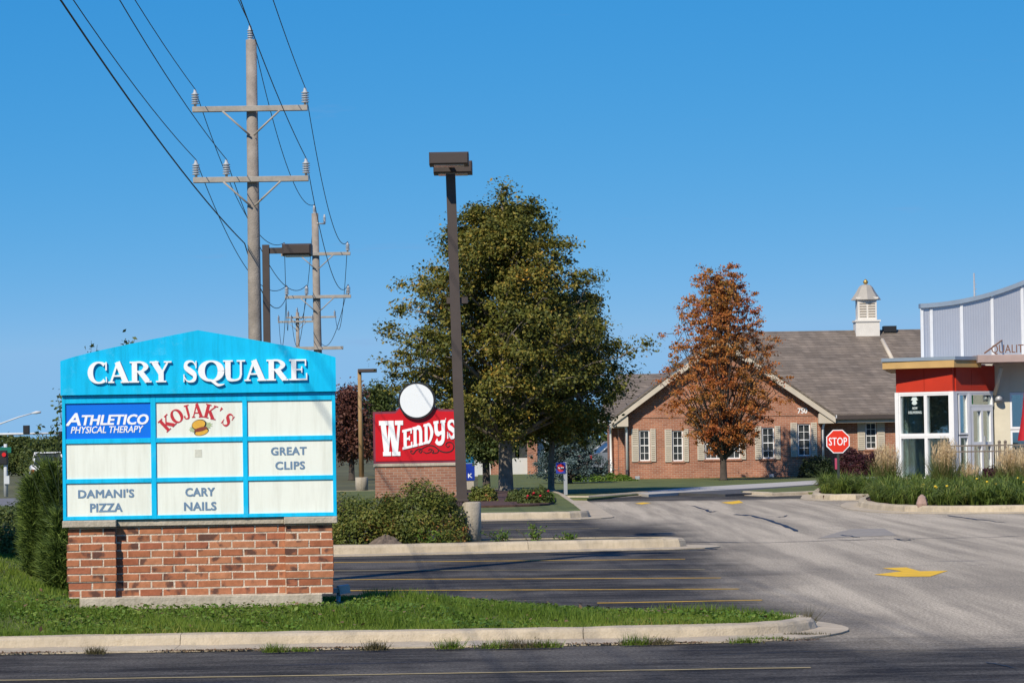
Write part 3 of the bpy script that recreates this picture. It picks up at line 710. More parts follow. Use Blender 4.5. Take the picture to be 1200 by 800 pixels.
pm = MB(); pm.prism_xy(gpoly([(868,578.6),(950,571.5),(1000,570),(1000,579),(905,580.6)]), 0, .08); struct('verge', pm, LAWN, 'small grass verge before the drive')
kerb(gpoly([(870,579.6),(905,581.4),(955,579.6),(1000,578.6)]), .1, .16, .3, 5, 'far kerb along the small verge', step=.8)
# planting islands at the right
I1 = gpoly([(1030,583.6),(1018,586.0),(958,586.2),(950,583.0),(964,573.0)]); 
i1 = smoothpath([I1[0]] + I1[1:] , 1)[::-1]
I2 = gpoly([(1012,588.5),(1005,591.5),(1009,595.5),(1045,600.0),(1110,601.5),(1260,600.0)])
i2 = smoothpath([I2[0]] + I2[1:], 1)
kerb(i1, .15, .16, .3, 3, 'pale kerb of the small bed with the stop sign', step=.4)
kerb(i2, .15, .16, .4, 3, 'curved kerb of the planting bed by the restaurant', step=.4)
pm = MB(); pm.prism_xy([(9.0,92),(9.1,90.4),(7.75,78.8),(7.6,75.75),(8.55,75.1),(9.2,77.1),(8.4,73),(8.0,70.1),(7.74,66.9),(7.95,63.6),(8.76,61.95),(11.1,61.4),(26,61.3),(26,92)], 0, .12, side=True)
struct('planting_bed', pm, MULCH, 'mulched planting bed round the restaurant patio')

# ------------------------------------------------------------------ the monument sign in front
brick_m, N, L, b = newmat('sign_brick')
oi = node(N, 'ShaderNodeObjectInfo'); tc = node(N, 'ShaderNodeTexCoord'); nz = node(N, 'ShaderNodeTexNoise')
mp = node(N, 'ShaderNodeVectorMath', operation='ADD'); L.new(tc.outputs['Object'], mp.inputs[0]); L.new(oi.outputs['Random'], mp.inputs[1])
vm = node(N, 'ShaderNodeVectorMath', operation='SCALE'); vm.inputs['Scale'].default_value = 37.0; L.new(oi.outputs['Random'], vm.inputs[0])
comb = node(N, 'ShaderNodeCombineXYZ'); ml = node(N, 'ShaderNodeMath', operation='MULTIPLY'); ml.inputs[1].default_value = 91.0
L.new(oi.outputs['Random'], ml.inputs[0]); L.new(ml.outputs[0], comb.inputs[0]); L.new(ml.outputs[0], comb.inputs[1]); L.new(comb.outputs[0], mp.inputs[1])
nz.inputs['Scale'].default_value = 14; nz.inputs['Detail'].default_value = 6; nz.inputs['Roughness'].default_value = .7; L.new(mp.outputs[0], nz.inputs['Vector'])
r1 = ramp(N, [(0,(.32,.108,.055)),(.35,(.41,.155,.075)),(.7,(.48,.205,.105)),(1,(.36,.12,.064))]); L.new(oi.outputs['Random'], r1.inputs['Fac'])
n2 = node(N, 'ShaderNodeTexNoise'); n2.inputs['Scale'].default_value = 7; n2.inputs['Detail'].default_value = 4; L.new(mp.outputs[0], n2.inputs['Vector'])
r2 = ramp(N, [(.56,(0,0,0)),(.64,(.9,.9,.9))]); L.new(n2.outputs['Fac'], r2.inputs['Fac'])
m1 = node(N, 'ShaderNodeMix', data_type='RGBA'); L.new(r2.outputs['Color'], m1.inputs[0]); L.new(r1.outputs['Color'], m1.inputs[6]); m1.inputs[7].default_value = (.085,.045,.036,1)
r3 = ramp(N, [(.3,(.7,.7,.7)),(.7,(1,1,1))]); r3.color_ramp.elements[1].color = (1.2,1.2,1.2,1); L.new(nz.outputs['Fac'], r3.inputs['Fac'])
m2 = node(N, 'ShaderNodeMix', data_type='RGBA', blend_type='MULTIPLY'); m2.inputs[0].default_value = 1; L.new(m1.outputs[2], m2.inputs[6]); L.new(r3.outputs['Color'], m2.inputs[7])
L.new(m2.outputs[2], b.inputs['Base Color']); b.inputs['Roughness'].default_value = .9; b.inputs['Specular IOR Level'].default_value = .2
bp = node(N, 'ShaderNodeBump'); bp.inputs['Strength'].default_value = .8; bp.inputs['Distance'].default_value = .006; L.new(nz.outputs['Fac'], bp.inputs['Height']); L.new(bp.outputs['Normal'], b.inputs['Normal'])
MORTAR = M('pale_mortar', (.60,.50,.39), .95, .2, 9, .6, 60, wear=.45, wearcol=(.36,.28,.21))

SD = 27.0
base = at(236, 706, SD); Z0 = .235
sign = thing('monument_sign', 'cyan shopping plaza sign of nine tenant panels on a red brick base', 'sign', (base.x, SD, Z0), math.radians(3.5))
# footing, mortar core, capstones
f_ = MB(); f_.bbox(-1.06, 1.06, -.02, .48, -.2, .075, .008); f_.build('footing', CONC2, sign)
ZB = .078
core = MB()
PW = .41; XL = -1.155; XR = 1.155
core.bx(XL+.006, XL+PW-.006, .004, .456, ZB-.003, ZB+.61); core.bx(XR-PW+.006, XR-.006, .004, .456, ZB-.003, ZB+.61)
zc0, zc1 = ZB+.0677*2, ZB+.0677*7-.006
core.bx(XL-.006, XL+PW+.001, -.0075, .4675, zc0, zc1); core.bx(XR-PW-.001, XR+.001, -.0075, .4675, zc0, zc1)
core.bx(XL+PW-.02, XR-PW+.02, .084, .376, ZB-.003, ZB+.609); core.build('mortar', MORTAR, sign)
bmesh_cache = {}
def brick_at(x0, x1, yf, z0, depth=.09, flip=False, jit=.0025):
    key = (round(x1-x0, 3), depth, rnd.randrange(6))
    if key not in bmesh_cache:
        wv = x1-x0; bm = MB(); bm.bbox(-wv/2, wv/2, 0, depth, 0, .0555, .0035)
        bm.v = [(a+rnd.uniform(-.0025,.0025)*(i > 3), c+rnd.uniform(-.0012,.0012)*(i > 3), d+rnd.uniform(-.0018,.0018)*(i > 3)) for i, (a, c, d) in enumerate(bm.v)]; me = bm.mesh('brick'); me.materials.append(brick_m); bmesh_cache[key] = me
    o = link('brick', bmesh_cache[key], None, sign, ((x0+x1)/2, yf+rnd.uniform(-jit, jit), z0+rnd.uniform(-.001,.001)))
    o.rotation_euler = (rnd.uniform(-.006,.006), rnd.uniform(-.004,.004), (math.pi if flip else 0)+rnd.uniform(-.006,.006)); return o
for c in range(9):                                 # course 0 at the bottom
    z = ZB+.0677*c+.004; pr = .012 if 2 <= c <= 6 else 0.0
    for side in (0, 1):                            # front and back
        for x0 in (XL, XR-PW):
            xa, xb = x0-pr*(1 if x0 == XL else .6), x0+PW+pr*.6
            wtot = xb-xa
            cuts = ([0, (wtot-.203)/2, (wtot+.203)/2, wtot] if (c+(x0 == XL)) % 2 else [0, wtot/2, wtot])
            for a, bb in zip(cuts, cuts[1:]):
                A = xa+a+(.006 if a > 0 else 0); B = xa+bb-(.006 if bb < wtot else 0)
                brick_at(A, B, (-pr if side == 0 else .46+pr), z, .09, side == 1)
        xa, xb = XL+PW, XR-PW; q = xa - (.1015 if c % 2 else .0)
        while q < xb:
            A, B = max(xa, q)+.006, min(xb, q+.203)-.006
            if B-A > .03: brick_at(A, B, .08 if side == 0 else .38, z, .09, side == 1)
            q += .203
    for x0, sgn in ((XL-pr, -1), (XR+pr*.6, 1)):   # end bricks seen from the side
        o = brick_at(-.115, .115, 0, z, .09); o.location = (x0 if sgn < 0 else x0, .23, z); o.rotation_euler = (0,0,-math.pi/2 if sgn < 0 else math.pi/2)
cap = MB(); cap.bbox(-1.20, XL+PW+.012, -.05, .51, .692, .752, .006); cap.build('capstone', CONC2, sign)
cap = MB(); cap.bbox(XR-PW-.012, 1.20, -.05, .51, .692, .752, .006); cap.build('capstone', CONC2, sign)
cap = MB(); cap.bbox(XL+PW+.013, XR-PW-.013, .045, .415, .692, .7505, .006); cap.build('capstone', CONC2, sign)
# cabinet
ZC0, ZC1 = .755, 1.848
cab = MB(); cab.bx(-1.195, 1.195, .045, .415, ZC0, ZC1); cab.build('cabinet', CYAN, sign)
cols = [(-1.168, -.425), (-.380, .378), (.421, 1.166)]
rows = [(1.465, 1.775), (1.115, 1.423), (.788, 1.075)]
yF, yP = .018, .034                       # frame front, panel front
fm = MB()
xs_ = [-1.197]+[v for c_ in cols for v in c_]+[1.197]
for i in range(0, 8, 2): fm.bbox(xs_[i], xs_[i+1], yF, .044, ZC0-.002, ZC1-.002, .003)
zs_ = [ZC0-.001, rows[2][0], rows[2][1], rows[1][0], rows[1][1], rows[0][0], rows[0][1], ZC1-.003]
for i in range(0, 8, 2):
    for c_ in cols: fm.bbox(c_[0]-.001, c_[1]+.001, yF+.0015, .0435, zs_[i], zs_[i+1], .003)
fm.build('frame', CYAN, sign)
BLUEP = M('blue_vinyl_panel', (.004,.16,.72), .35, .06, 1.0)
panels = {}
for ri, (z0, z1) in enumerate(rows):
    for ci, (x0, x1) in enumerate(cols):
        pb = MB(); pb.bx(x0-.002, x1+.002, yP, .0445, z0-.002, z1+.002); o = pb.build('panel', BLUEP if (ri, ci) == (0, 0) else PANEL, sign)
        panels[ri, ci] = o
panels[0,0]['label'] = 'blue panel with white slanted lettering'; panels[0,1]['label'] = 'panel with red arched lettering and a burger'
yT = yP-.0005
def prow(body, ri, ci, dx, zc, wv, hv, m, **kw): text('lettering', body, ((cols[ci][0]+cols[ci][1])/2+dx, yT, zc), wv, hv, m, panels[ri, ci], **kw)
prow('A', 0, 0, -.305, 1.638, .135, .112, LETTER, bold=.035, shear=.22)
prow('THLETICO', 0, 0, .062, 1.630, .585, .092, LETTER, bold=.045, shear=.2)
prow('PHYSICAL THERAPY', 0, 0, -.010, 1.545, .635, .060, LETTER, bold=.018, shear=.24)
prow('GREAT', 1, 2, -.012, 1.332, .315, .072, SLATE, bold=.042, spacing=1.08)
prow('CLIPS', 1, 2, -.002, 1.205, .262, .072, SLATE, bold=.042, spacing=1.08)
prow("DAMANI'S", 2, 0, -.025, .985, .49, .076, SLATE, bold=.042, spacing=1.05)
prow('PIZZA', 2, 0, -.025, .862, .285, .076, SLATE, bold=.042, spacing=1.05)
prow('CARY', 2, 1, 0, .985, .26, .076, SLATE, bold=.042, spacing=1.05)
prow('NAILS', 2, 1, 0, .860, .285, .076, SLATE, bold=.042, spacing=1.05)
pt = MB(); pt.bx(-.062+.02, .02+.0, yP-.002, yP+.001, 1.290, 1.358); pt.build('tape_patch', M('grey_tape', (.60,.60,.50), .7, .15, 30), panels[1,1])
# arched red name and burger
REDV = M('red_vinyl', (.52,.035,.045), .4, .08, 4)
kj = MB(); ccx, ccz, rad_ = -.005, 1.285, .355
for ch, ang, wv in (('K',42,.112),('O',27.5,.100),('J',14.5,.080),('A',1.5,.100),('K',-14.5,.108),("'",-27,.060),('S',-38,.080)):
    a = math.radians(90+ang); th = math.radians(ang)
    bx_, bz_ = ccx+rad_*math.cos(a), ccz+(rad_)*math.sin(a)
    hh = .122 if ch != "'" else .10
    glyph(kj, ch, bx_-math.cos(th)*wv/2, bz_-math.sin(th)*wv/2 + (.03 if ch == "'" else 0), wv, hh, yP-.003, yP, rot=th)
kj.build('lettering', REDV, panels[0,1])
bcx, bcz, br = .0, 1.553, .42
def blob(name, m, cx, cz, rx, rz, y, rot=.25):
    mb = MB(); mb.disc_xz(bcx+cx, bcz+cz, rx, yP-y, yP-y+.0008, 28, rz, rot); mb.build(name, m, panels[0,1])
INK = M('black_ink', (.02,.018,.016), .5, .05)
lf = MB()
P_ = []
for j in range(30):
    a = 2*math.pi*j/30; k = 1+.22*(j % 2); P_.append((bcx+.012+.088*k*math.cos(a), bcz+.0+.036*k*math.sin(a)+.02*math.cos(a)))
lf.prism_xz(P_, yP-.0018, yP-.001); lf.build('printed_lettuce', M('lettuce_ink', (.42,.50,.28), .5, .2, 40), panels[0,1])
blob('printed_outline', INK, -.002, .022, .066, .046, .0026); blob('printed_bun', M('bun_ink', (.72,.40,.05), .5, .12, 30), -.006, .024, .058, .038, .0036)
blob('printed_outline', INK, .018, -.038, .066, .034, .0022); blob('printed_bun', MATS['bun_ink'], .02, -.044, .058, .024, .0034)
blob('printed_patty', M('patty_ink', (.22,.05,.03), .5, .2, 30), .012, -.018, .060, .018, .0042)
# header
hd = MB()
arch = [(-1.205,1.850),(1.205,1.850),(1.205,2.150)]
arch += [(1.10*(1-k/7)+.0, 2.182+(2.405-2.182)*(k/7)**.9) for k in range(0, 8)]
arch += [(-x_, z_) for x_, z_ in arch[3:10][::-1]] + [(-1.205,2.150)]
hd.prism_xz(arch, -.015, .45); hd.build('header', CYAN, sign)
k_ = 1/460
for word in ((('C',147,228),('A',228,312),('R',315,400),('Y',397,480)), (('S',525,590),('Q',594,690),('U',690,777),('A',775,862),('R',865,951),('E',956,1033))):
    mb = MB()
    for ch, x0, x1 in word:
        big = x0 in (147, 525)
        glyph(mb, ch, (x0-590)*k_, 1.952-(.005 if big else 0), (x1-x0)*k_, .192 if big else .184, -.040, -.019)
    mb.build('lettering', LETTER, sign)
# floodlight beside the base
fl = thing('floodlight', 'small grey floodlight on a stake at the foot of the plaza sign', 'floodlight', (at(398, 694, 27.6).x, 27.6, .16))
mb = MB(); mb.tube([(-.01,0,-.05),(-.01,0,.13)], .018, 8); mb.build('stake', GALV, fl)
mb = MB(); mb.box((.035,0,.16),(.10,.08,.075), rz=.35, ry=-.1); mb.box((-.03,-.01,.15),(.05,.05,.04)); mb.build('lamp_housing', GALV, fl)

# ------------------------------------------------------------------ utility poles and lines
def insul(mb, x, z, big=1.0, y=0):
    pr = [(.03,0),(.03,.05)]
    for k in range(5): pr += [(.085*big,.06+k*.05),(.085*big,.075+k*.05),(.05*big,.085+k*.05),(.05*big,.105+k*.05)]
    pr += [(.035,.32),(.03,.37)]
    mb.lathe(pr, 10, (x, y, z))
ATT = {}                                          # wire attachment points per pole
def utility_pole(key, label, x, d, ztop, arms, tr=.14, lean=0):
    """arms: list of (z, half_left, half_right, insulator x list)"""
    t = thing('utility_pole', label, 'utility pole', (x, d, 0), 0, 'wooden utility poles along the street')
    mb = MB(); mb.tube([(0,0,-.3),(0,0,3),(lean*.5,0,6),(lean,0,ztop)], [tr*1.25,tr*1.12,tr,tr*.86], 14); mb.build('pole', WOOD, t)
    pts = []
    mb = MB(); insul(mb, lean-.02, ztop-.06, .8); mb.build('insulator', PORC, t); pts.append((x+lean-.02, d, ztop+.33))
    for (z, hl, hr, ins) in arms:
        mb = MB(); mb.bbox(-hl, hr, -tr-.10, -tr+.02, z-.06, z+.06, .008); mb.build('crossarm', ARM, t)
        for s_, q in ((-1, hl), (1, hr)):
            mb = MB(); mb.tube([(s_*min(q,1.2)*.52,-tr-.11,z-.05),(s_*.04,-tr-.05,z-.58)], .022, 6); mb.build('brace', ARM, t)
        for ix in ins:
            mb = MB(); insul(mb, ix, z+.06, 1.0, -tr-.04); mb.build('insulator', PORC, t); pts.append((x+ix, d-tr-.04, z+.45))
    ATT[key] = pts; return t
d1, d2, d3, d0 = 66.7, 116.0, 205.0, 4.0
A1 = [(Z(128.5,d1,297), 1.28, 1.22, (-1.22, 1.17)), (Z(211,d1,297), 1.28, 1.22, (-1.22, -.56, 1.17))]
x1 = X(297, d1, 250)
utility_pole('p1', 'tallest nearest wooden utility pole, behind the plaza sign', x1, d1, Z(47,d1,297), A1, .136)
x2 = X(372, d2, 330)
A2 = [(Z(298,d2,372), 1.35, 1.27, (-1.22, 1.17)), (Z(348,d2,372), 1.22, 1.27, (-1.15, -.40, 1.17))]
p2 = utility_pole('p2', 'second wooden utility pole, farther off, behind the bracket light', x2, d2, Z(250,d2,372), A2, .15, -.06)
mb = MB(); insul(mb, .30, Z(263,d2,372), .7); mb.build('insulator', PORC, p2)
mb = MB(); mb.tube([(0,-.1,Z(262,d2,372)),(.30,0,Z(263,d2,372)+.02)], .03, 6); mb.build('bracket', GALV, p2)
mb = MB(); mb.bbox(-1.15, .95, -.25, -.13, Z(408,d2,372)-.06, Z(408,d2,372)+.06); mb.build('crossarm', ARM, p2)
x3 = X(349, d3, 400)
A3 = [(Z(372,d3,349), .75, 2.6, (-.6, 2.5)), (Z(377,d3,349), 1.3, 1.1, (-1.25, -.4, 1.0))]
utility_pole('p3', 'farthest small utility pole just above the sign header', x3, d3, Z(366,d3,349), A3, .13)
x0_ = -4.0
A0 = [(A1[0][0]+3, 1.28, 1.22, (-1.22, 1.17)), (A1[1][0]+3, 1.28, 1.22, (-1.22, -.56, 1.17))]
utility_pole('p0', 'wooden utility pole beside the viewpoint, out of view', x0_, d0, Z(47,d1,297)+3, A0, .16)
WN = ['power line on the top pole insulators', 'power line on the upper left insulators', 'power line on the upper right insulators',
      'power line on the lower left outer insulators', 'power line on the lower left inner insulators', 'power line on the lower right insulators']
def span(a, b, sag, n=24):
    a, b = V(a), V(b); return [a.lerp(b, i/n) + V((0,0,-sag*4*(i/n)*(1-i/n))) for i in range(n+1)]
for k in range(6):
    c1, c2, c3, c0 = ATT['p1'][k], ATT['p2'][k], ATT['p3'][k], ATT['p0'][k]
    pts = span(c0, c1, .9)[:-1] + span(c1, c2, 1.15)[:-1] + span(c2, c3, 2.2)
    mb = MB(); mb.tube(pts, [.009+.004*smooth(q.y, 60, 120)+.004*smooth(q.y, 120, 200) for q in pts], 5); o = mb.build('power_line', WIRE); tag(o, 'black ' + WN[k], 'wire', 'overhead lines between the poles')
zc_ = Z(285, d1, 297)
pts = span((x0_-.5, d0, zc_+3.0), (x1-.2, d1, zc_), .7)[:-1] + span((x1-.2, d1, zc_), (x2-1.15, d2, A2[1][0]+.1), .9)
mb = MB(); mb.tube(pts, .013, 5); tag(mb.build('power_line', WIRE), 'black lowest cable crossing left of the near pole', 'wire', 'overhead lines between the poles')

# ------------------------------------------------------------------ parking-lot lights
def shoebox(mb, x0, x1, y0, y1, z0, z1): mb.bbox(x0, x1, y0, y1, z0, z1, .02)
ld = 45.6
lp = at(553, 634, ld)
t = thing('light_pole', 'bronze square light pole with two box lamps, on a round concrete base', 'light pole', (lp.x, ld, .12))
s_ = F/ld
bh = 47/s_
mb = MB(); mb.lathe([(.142,-.1),(.142,bh-.02),(.128,bh)], 20); mb.build('concrete_base', CONC2, t)
px0 = at(541.5, 590, ld).x - lp.x; px1 = at(528, 205, ld).x - lp.x
zt = Z(204, ld, 528) - .12
mb = MB(); hw = .078
mb.add([(px0+sx*hw, sy*hw, bh) for sx, sy in ((-1,-1),(1,-1),(1,1),(-1,1))] + [(px1+sx*hw*.9, sy*hw*.9, zt) for sx, sy in ((-1,-1),(1,-1),(1,1),(-1,1))], [(0,1,5,4),(1,2,6,5),(2,3,7,6),(3,0,4,7),(4,5,6,7)])
mb.build('pole', BRONZE, t)
mb = MB(); mb.bbox(px0-.10, px0+.10, -.10, .10, bh, bh+.04, .01); mb.build('base_cover', BRONZE, t)
hz = Z(197, ld, 528)-.12
for yy, dz, dx in ((-.42, 0, -.01), (.42, -.055, .03)):
    mb = MB(); mb.bbox(px1-.29+dx, px1+.29+dx, yy-.24, yy+.24, hz+dz, hz+dz+.18, .02); lh = mb.build('lamp_housing', BRONZE, t)
    mb = MB(); mb.bx(px1-.22+dx, px1+.22+dx, yy-.18, yy+.18, hz+dz-.012, hz+dz+.002); mb.build('lens', M('lamp_lens', (.55,.53,.48), .2, .05), lh)
mb = MB(); mb.bx(px1-.03, px1+.03, -.44, .44, hz+.02, hz+.07); mb.build('bracket', BRONZE, t)
zk = Z(352, ld, 536)-.12; pxk = at(536, 352, ld).x-lp.x
mb = MB(); mb.bx(pxk-.16, pxk+.155, -.02, .06, zk-.045, zk+.05); mb.build('mounting_bar', BRONZE, t)

ld2 = 52.0; q = at(314.5, 520, ld2)
t = thing('light_pole', 'bronze light pole with one bracket lamp, beside the near utility pole', 'light pole', (q.x, ld2, 0))
s2 = F/ld2; zt = Z(287, ld2, 312)
mb = MB(); mb.bx(-.058, .058, -.058, .058, 0, zt); mb.build('pole', BRONZE, t)
mb = MB(); mb.bx(.058, .30, -.03, .03, zt-.15, zt-.05); mb.build('arm', BRONZE, t)
mb = MB(); mb.bbox(.29, .78, -.25, .25, zt-.19, zt, .03); lh = mb.build('lamp_housing', BRONZE, t)
mb = MB(); mb.bx(.33, .74, -.2, .2, zt-.205, zt-.188); mb.build('lens', MATS['lamp_lens'], lh)
mb = MB(); mb.lathe([(.2,0),(.2,.6),(.18,.62)], 16); mb.build('concrete_base', CONC2, t)

ld3 = 96.0; q = at(424, 579, ld3)
RUSTY = M('tan_painted_pole', (.32,.20,.085), .7, .2, 1.5)
t = thing('light_pole', 'tan light pole on a concrete base left of the red sign', 'light pole', (q.x, ld3, 0))
zt = Z(433, ld3, 421)
mb = MB(); mb.lathe([(.20,0),(.20,.48),(.19,.5)], 16); mb.build('concrete_base', CONC2, t)
mb = MB(); mb.tube([(0,0,.5),(-.02,0,zt)], [.085,.06], 8); mb.build('pole', RUSTY, t)
mb = MB(); mb.bbox(-.06, .52, -.15, .15, zt-.09, zt+.02, .02); mb.build('lamp_housing', BRONZE, t)

# ------------------------------------------------------------------ red restaurant sign
wd_ = 80.0; sw = F/wd_; q = at(489, 587, wd_)
def wl(zx): return (zx-377)/6.667/sw                       # local x from enlarged crop
GZ = Z(590, wd_, 489)
def wz(zy): return Z(430+zy/6.667, wd_, 489)
t = thing('restaurant_sign', 'red board with white slab lettering and a round white medallion, on brick', 'sign', (q.x, wd_, 0))
mb = MB(); mb.bx(wl(50), wl(716), 0, .5, .0, wz(775)); mb.build('brick_base', BRICKS, t)
mb = MB(); mb.bbox(wl(40), wl(726), -.04, .54, wz(774), wz(750), .01); mb.build('capstone', CONC2, t)
MAROON = M('maroon_edge_trim', (.20,.035,.06), .45, .1, 3); RED = M('red_sign_face', (.56,.006,.012), .38, .07, 1.5)
def board(g):
    P = [(wl(40+g), wz(748-g)), (wl(722-g), wz(748-g)), (wl(722-g), wz(335+g)), (wl(560), wz(330+g)), (wl(520), wz(310+g)), (wl(250), wz(310+g)), (wl(215), wz(342+g)), (wl(40+g), wz(345+g))]
    return P
mb = MB(); mb.prism_xz(board(0), .02, .46); mb.build('cabinet', MAROON, t)
mb = MB(); mb.prism_xz(board(17), .0, .02); mb.build('face', RED, t)
mx_, mz_ = wl(385), wz(262)
mb = MB(); mb.disc_xz(mx_, mz_, .485, -.10, .40, 56); mb.build('medallion_rim', M('black_rim', (.02,.02,.022), .4, .1), t)
mb = MB(); mb.disc_xz(mx_, mz_, .435, -.112, -.10, 56); mb.build('medallion_face', M('white_sign_face', (.78,.80,.80), .35, .03, 2), t)
mb = MB()
for ch, x0, x1, y0, y1, sh in (('W#',87,275,690,415,0),('E#',268,345,643,490,.22),('N#',347,432,625,470,.22),('D#',434,512,604,448,.22),('Y#',512,606,612,425,.12),("'",600,618,448,402,0),('S#',614,692,566,416,.05)):
    glyph(mb, ch, wl(x0), wz(y0), wl(x1)-wl(x0), wz(y1)-wz(y0), -.02, 0, shear=sh)
mb.build('lettering', LETTER, t)
mb = MB()
def sw_(pts): return [(wl(a), wz(b_)) for a, b_ in pts]
mb.ribbon(sw_([(345,655),(332,650),(333,668),(352,674),(372,650),(398,636),(420,648),(408,668),(392,655)]), .022, -.012, 0)
mb.ribbon(sw_([(392,655),(430,630),(475,612),(520,622),(560,655),(610,668),(652,655),(668,622),(650,592),(618,592),(606,612),(622,628),(636,616)]), [.016,.02,.022,.026,.028,.026,.026,.026,.024,.024,.022,.02,.014], -.0125, 0)
mb.ribbon(sw_([(430,660),(455,672),(490,660),(485,640),(468,648)]), .02, -.0122, 0)
mb.ribbon(sw_([(490,640),(510,655),(500,672),(540,668),(548,648)]), .02, -.0118, 0)
mb.build('scroll_ornament', INK, t)

# ------------------------------------------------------------------ brick office building
def wall_mesh(x0, x1, z0, z1, ops, y=0, rv=.12):
    mb = MB(); xs = sorted({x0, x1} | {v for o in ops for v in o[:2]}); zs = sorted({z0, z1} | {v for o in ops for v in o[2:]})
    for a, b_ in zip(xs, xs[1:]):
        for c, d in zip(zs, zs[1:]):
            mx, mz = (a+b_)/2, (c+d)/2
            if any(o[0] < mx < o[1] and o[2] < mz < o[3] for o in ops): continue
            mb.add([(a,y,c),(b_,y,c),(b_,y,d),(a,y,d)], [(0,1,2,3)])
    for o in ops:
        a, b_, c, d = o; Y = y+rv
        mb.add([(a,y,c),(a,Y,c),(a,Y,d),(a,y,d)], [(0,1,2,3)]); mb.add([(b_,y,c),(b_,Y,c),(b_,Y,d),(b_,y,d)], [(3,2,1,0)])
        mb.add([(a,y,c),(b_,y,c),(b_,Y,c),(a,Y,c)], [(0,1,2,3)]); mb.add([(a,y,d),(b_,y,d),(b_,Y,d),(a,Y,d)], [(3,2,1,0)])
    return mb
DPANE = M('dark_window_pane', (.018,.022,.024), .08, .3, 1.2, spec=.35, col2=(.07,.075,.075))
def window(root, a, b_, c, d, y, nx=2, nz=4, shut=None, sill=True):
    wn = MB(); wn.add([(a,y+.10,c),(b_,y+.10,c),(b_,y+.10,d),(a,y+.10,d)], [(0,1,2,3)]); wn = wn.build('window', DPANE, root)
    f = MB(); t = .045
    f.bx(a, a+t, y+.04, y+.095, c, d); f.bx(b_-t, b_, y+.04, y+.095, c, d); f.bx(a+t, b_-t, y+.041, y+.094, c, c+t); f.bx(a+t, b_-t, y+.041, y+.094, d-t, d); f.build('frame', WHITE, wn)
    for i in range(1, nx):
        m_ = MB(); xx = a+(b_-a)*i/nx; m_.bx(xx-.009, xx+.009, y+.075, y+.099, c+t, d-t); m_.build('muntin', WHITE, wn)
    for i in range(1, nz):
        m_ = MB(); zz = c+(d-c)*i/nz; k = .018 if i*2 == nz else .009; m_.bx(a+t, b_-t, y+.067, y+.0985, zz-k, zz+k); m_.build('muntin', WHITE, wn)
    if sill: m_ = MB(); m_.bbox(a-.06, b_+.06, y-.045, y+.09, c-.075, c-.003, .006); m_.build('sill', BRICKW, wn)
    if shut:
        for s0, s1 in shut:
            m_ = MB(); m_.bbox(s0, s1, y-.045, y-.003, c-.03, d+.05, .004)
            for q0, q1 in ((c+.03, (c+d)/2-.02), ((c+d)/2+.03, d-.01)):
                k = 0
                zz = q0
                while zz < q1: m_.box(((s0+s1)/2, y-.05, zz+.03), (s1-s0-.09, .012, .038), rx=.5); zz += .075
            m_.build('shutter', TAN, wn)
    return wn
BD = 114.0; bo = at(848, 560, BD)
bld = thing('brick_building', 'red brick office with front gable, tan shutters and brown shingle roof', 'building', (bo.x, BD, .05))
def bx_(x, d=BD, y=520): return at(x, y, d).x - bo.x
def bz_(y, x=848, d=BD): return at(x, y, d).z - .05
xl, xr = bx_(733), bx_(962); EZ = 2.42; AX = bx_(845); AZ = bz_(398, 845)
ops = []; W_ = [(749,761.5,504,540,745,[(740,748.5),(762,768.5)],2), (788,800.5,504,540,795,[(779,787.5),(800.8,807)],2), (826,867.5,502.5,537.5,847,[(817,825.5),(868,874)],6),
     (893,907.5,500.5,537,900,[(884.5,892.5),(908,914.5)],2), (935,950,496.5,534,942,[(926.5,934.5),(950.5,957.5)],2)]
wl_ = []
for a, b_, c, d, xc, sh, nx in W_:
    o = (bx_(a), bx_(b_), bz_(d, xc), bz_(c, xc)); ops.append(o); wl_.append((o, [(bx_(u), bx_(v)) for u, v in sh], nx))
wall_mesh(xl, xr, -.1, EZ, ops).build('front_wall', BRICKW, bld)
for o, sh, nx in wl_: window(bld, *o, 0, nx, 4, sh)
mb = MB(); mb.prism_xz([(xl,EZ),(xr,EZ),(AX,EZ+(AZ-EZ)*.985)], 0, .2); mb.build('gable_wall', BRICKW, bld)
mb = MB(); mb.bbox(xl-.01, xr+.01, -.03, .05, EZ-.16, EZ-.02, .005); mb.build('brick_band', BRICKW, bld)
for xx in (xl, xr): 
    mb = MB(); mb.add([(xx,0,-.1),(xx,9,-.1),(xx,9,EZ),(xx,0,EZ)], [(0,1,2,3)]); mb.build('side_wall', BRICKW, bld)
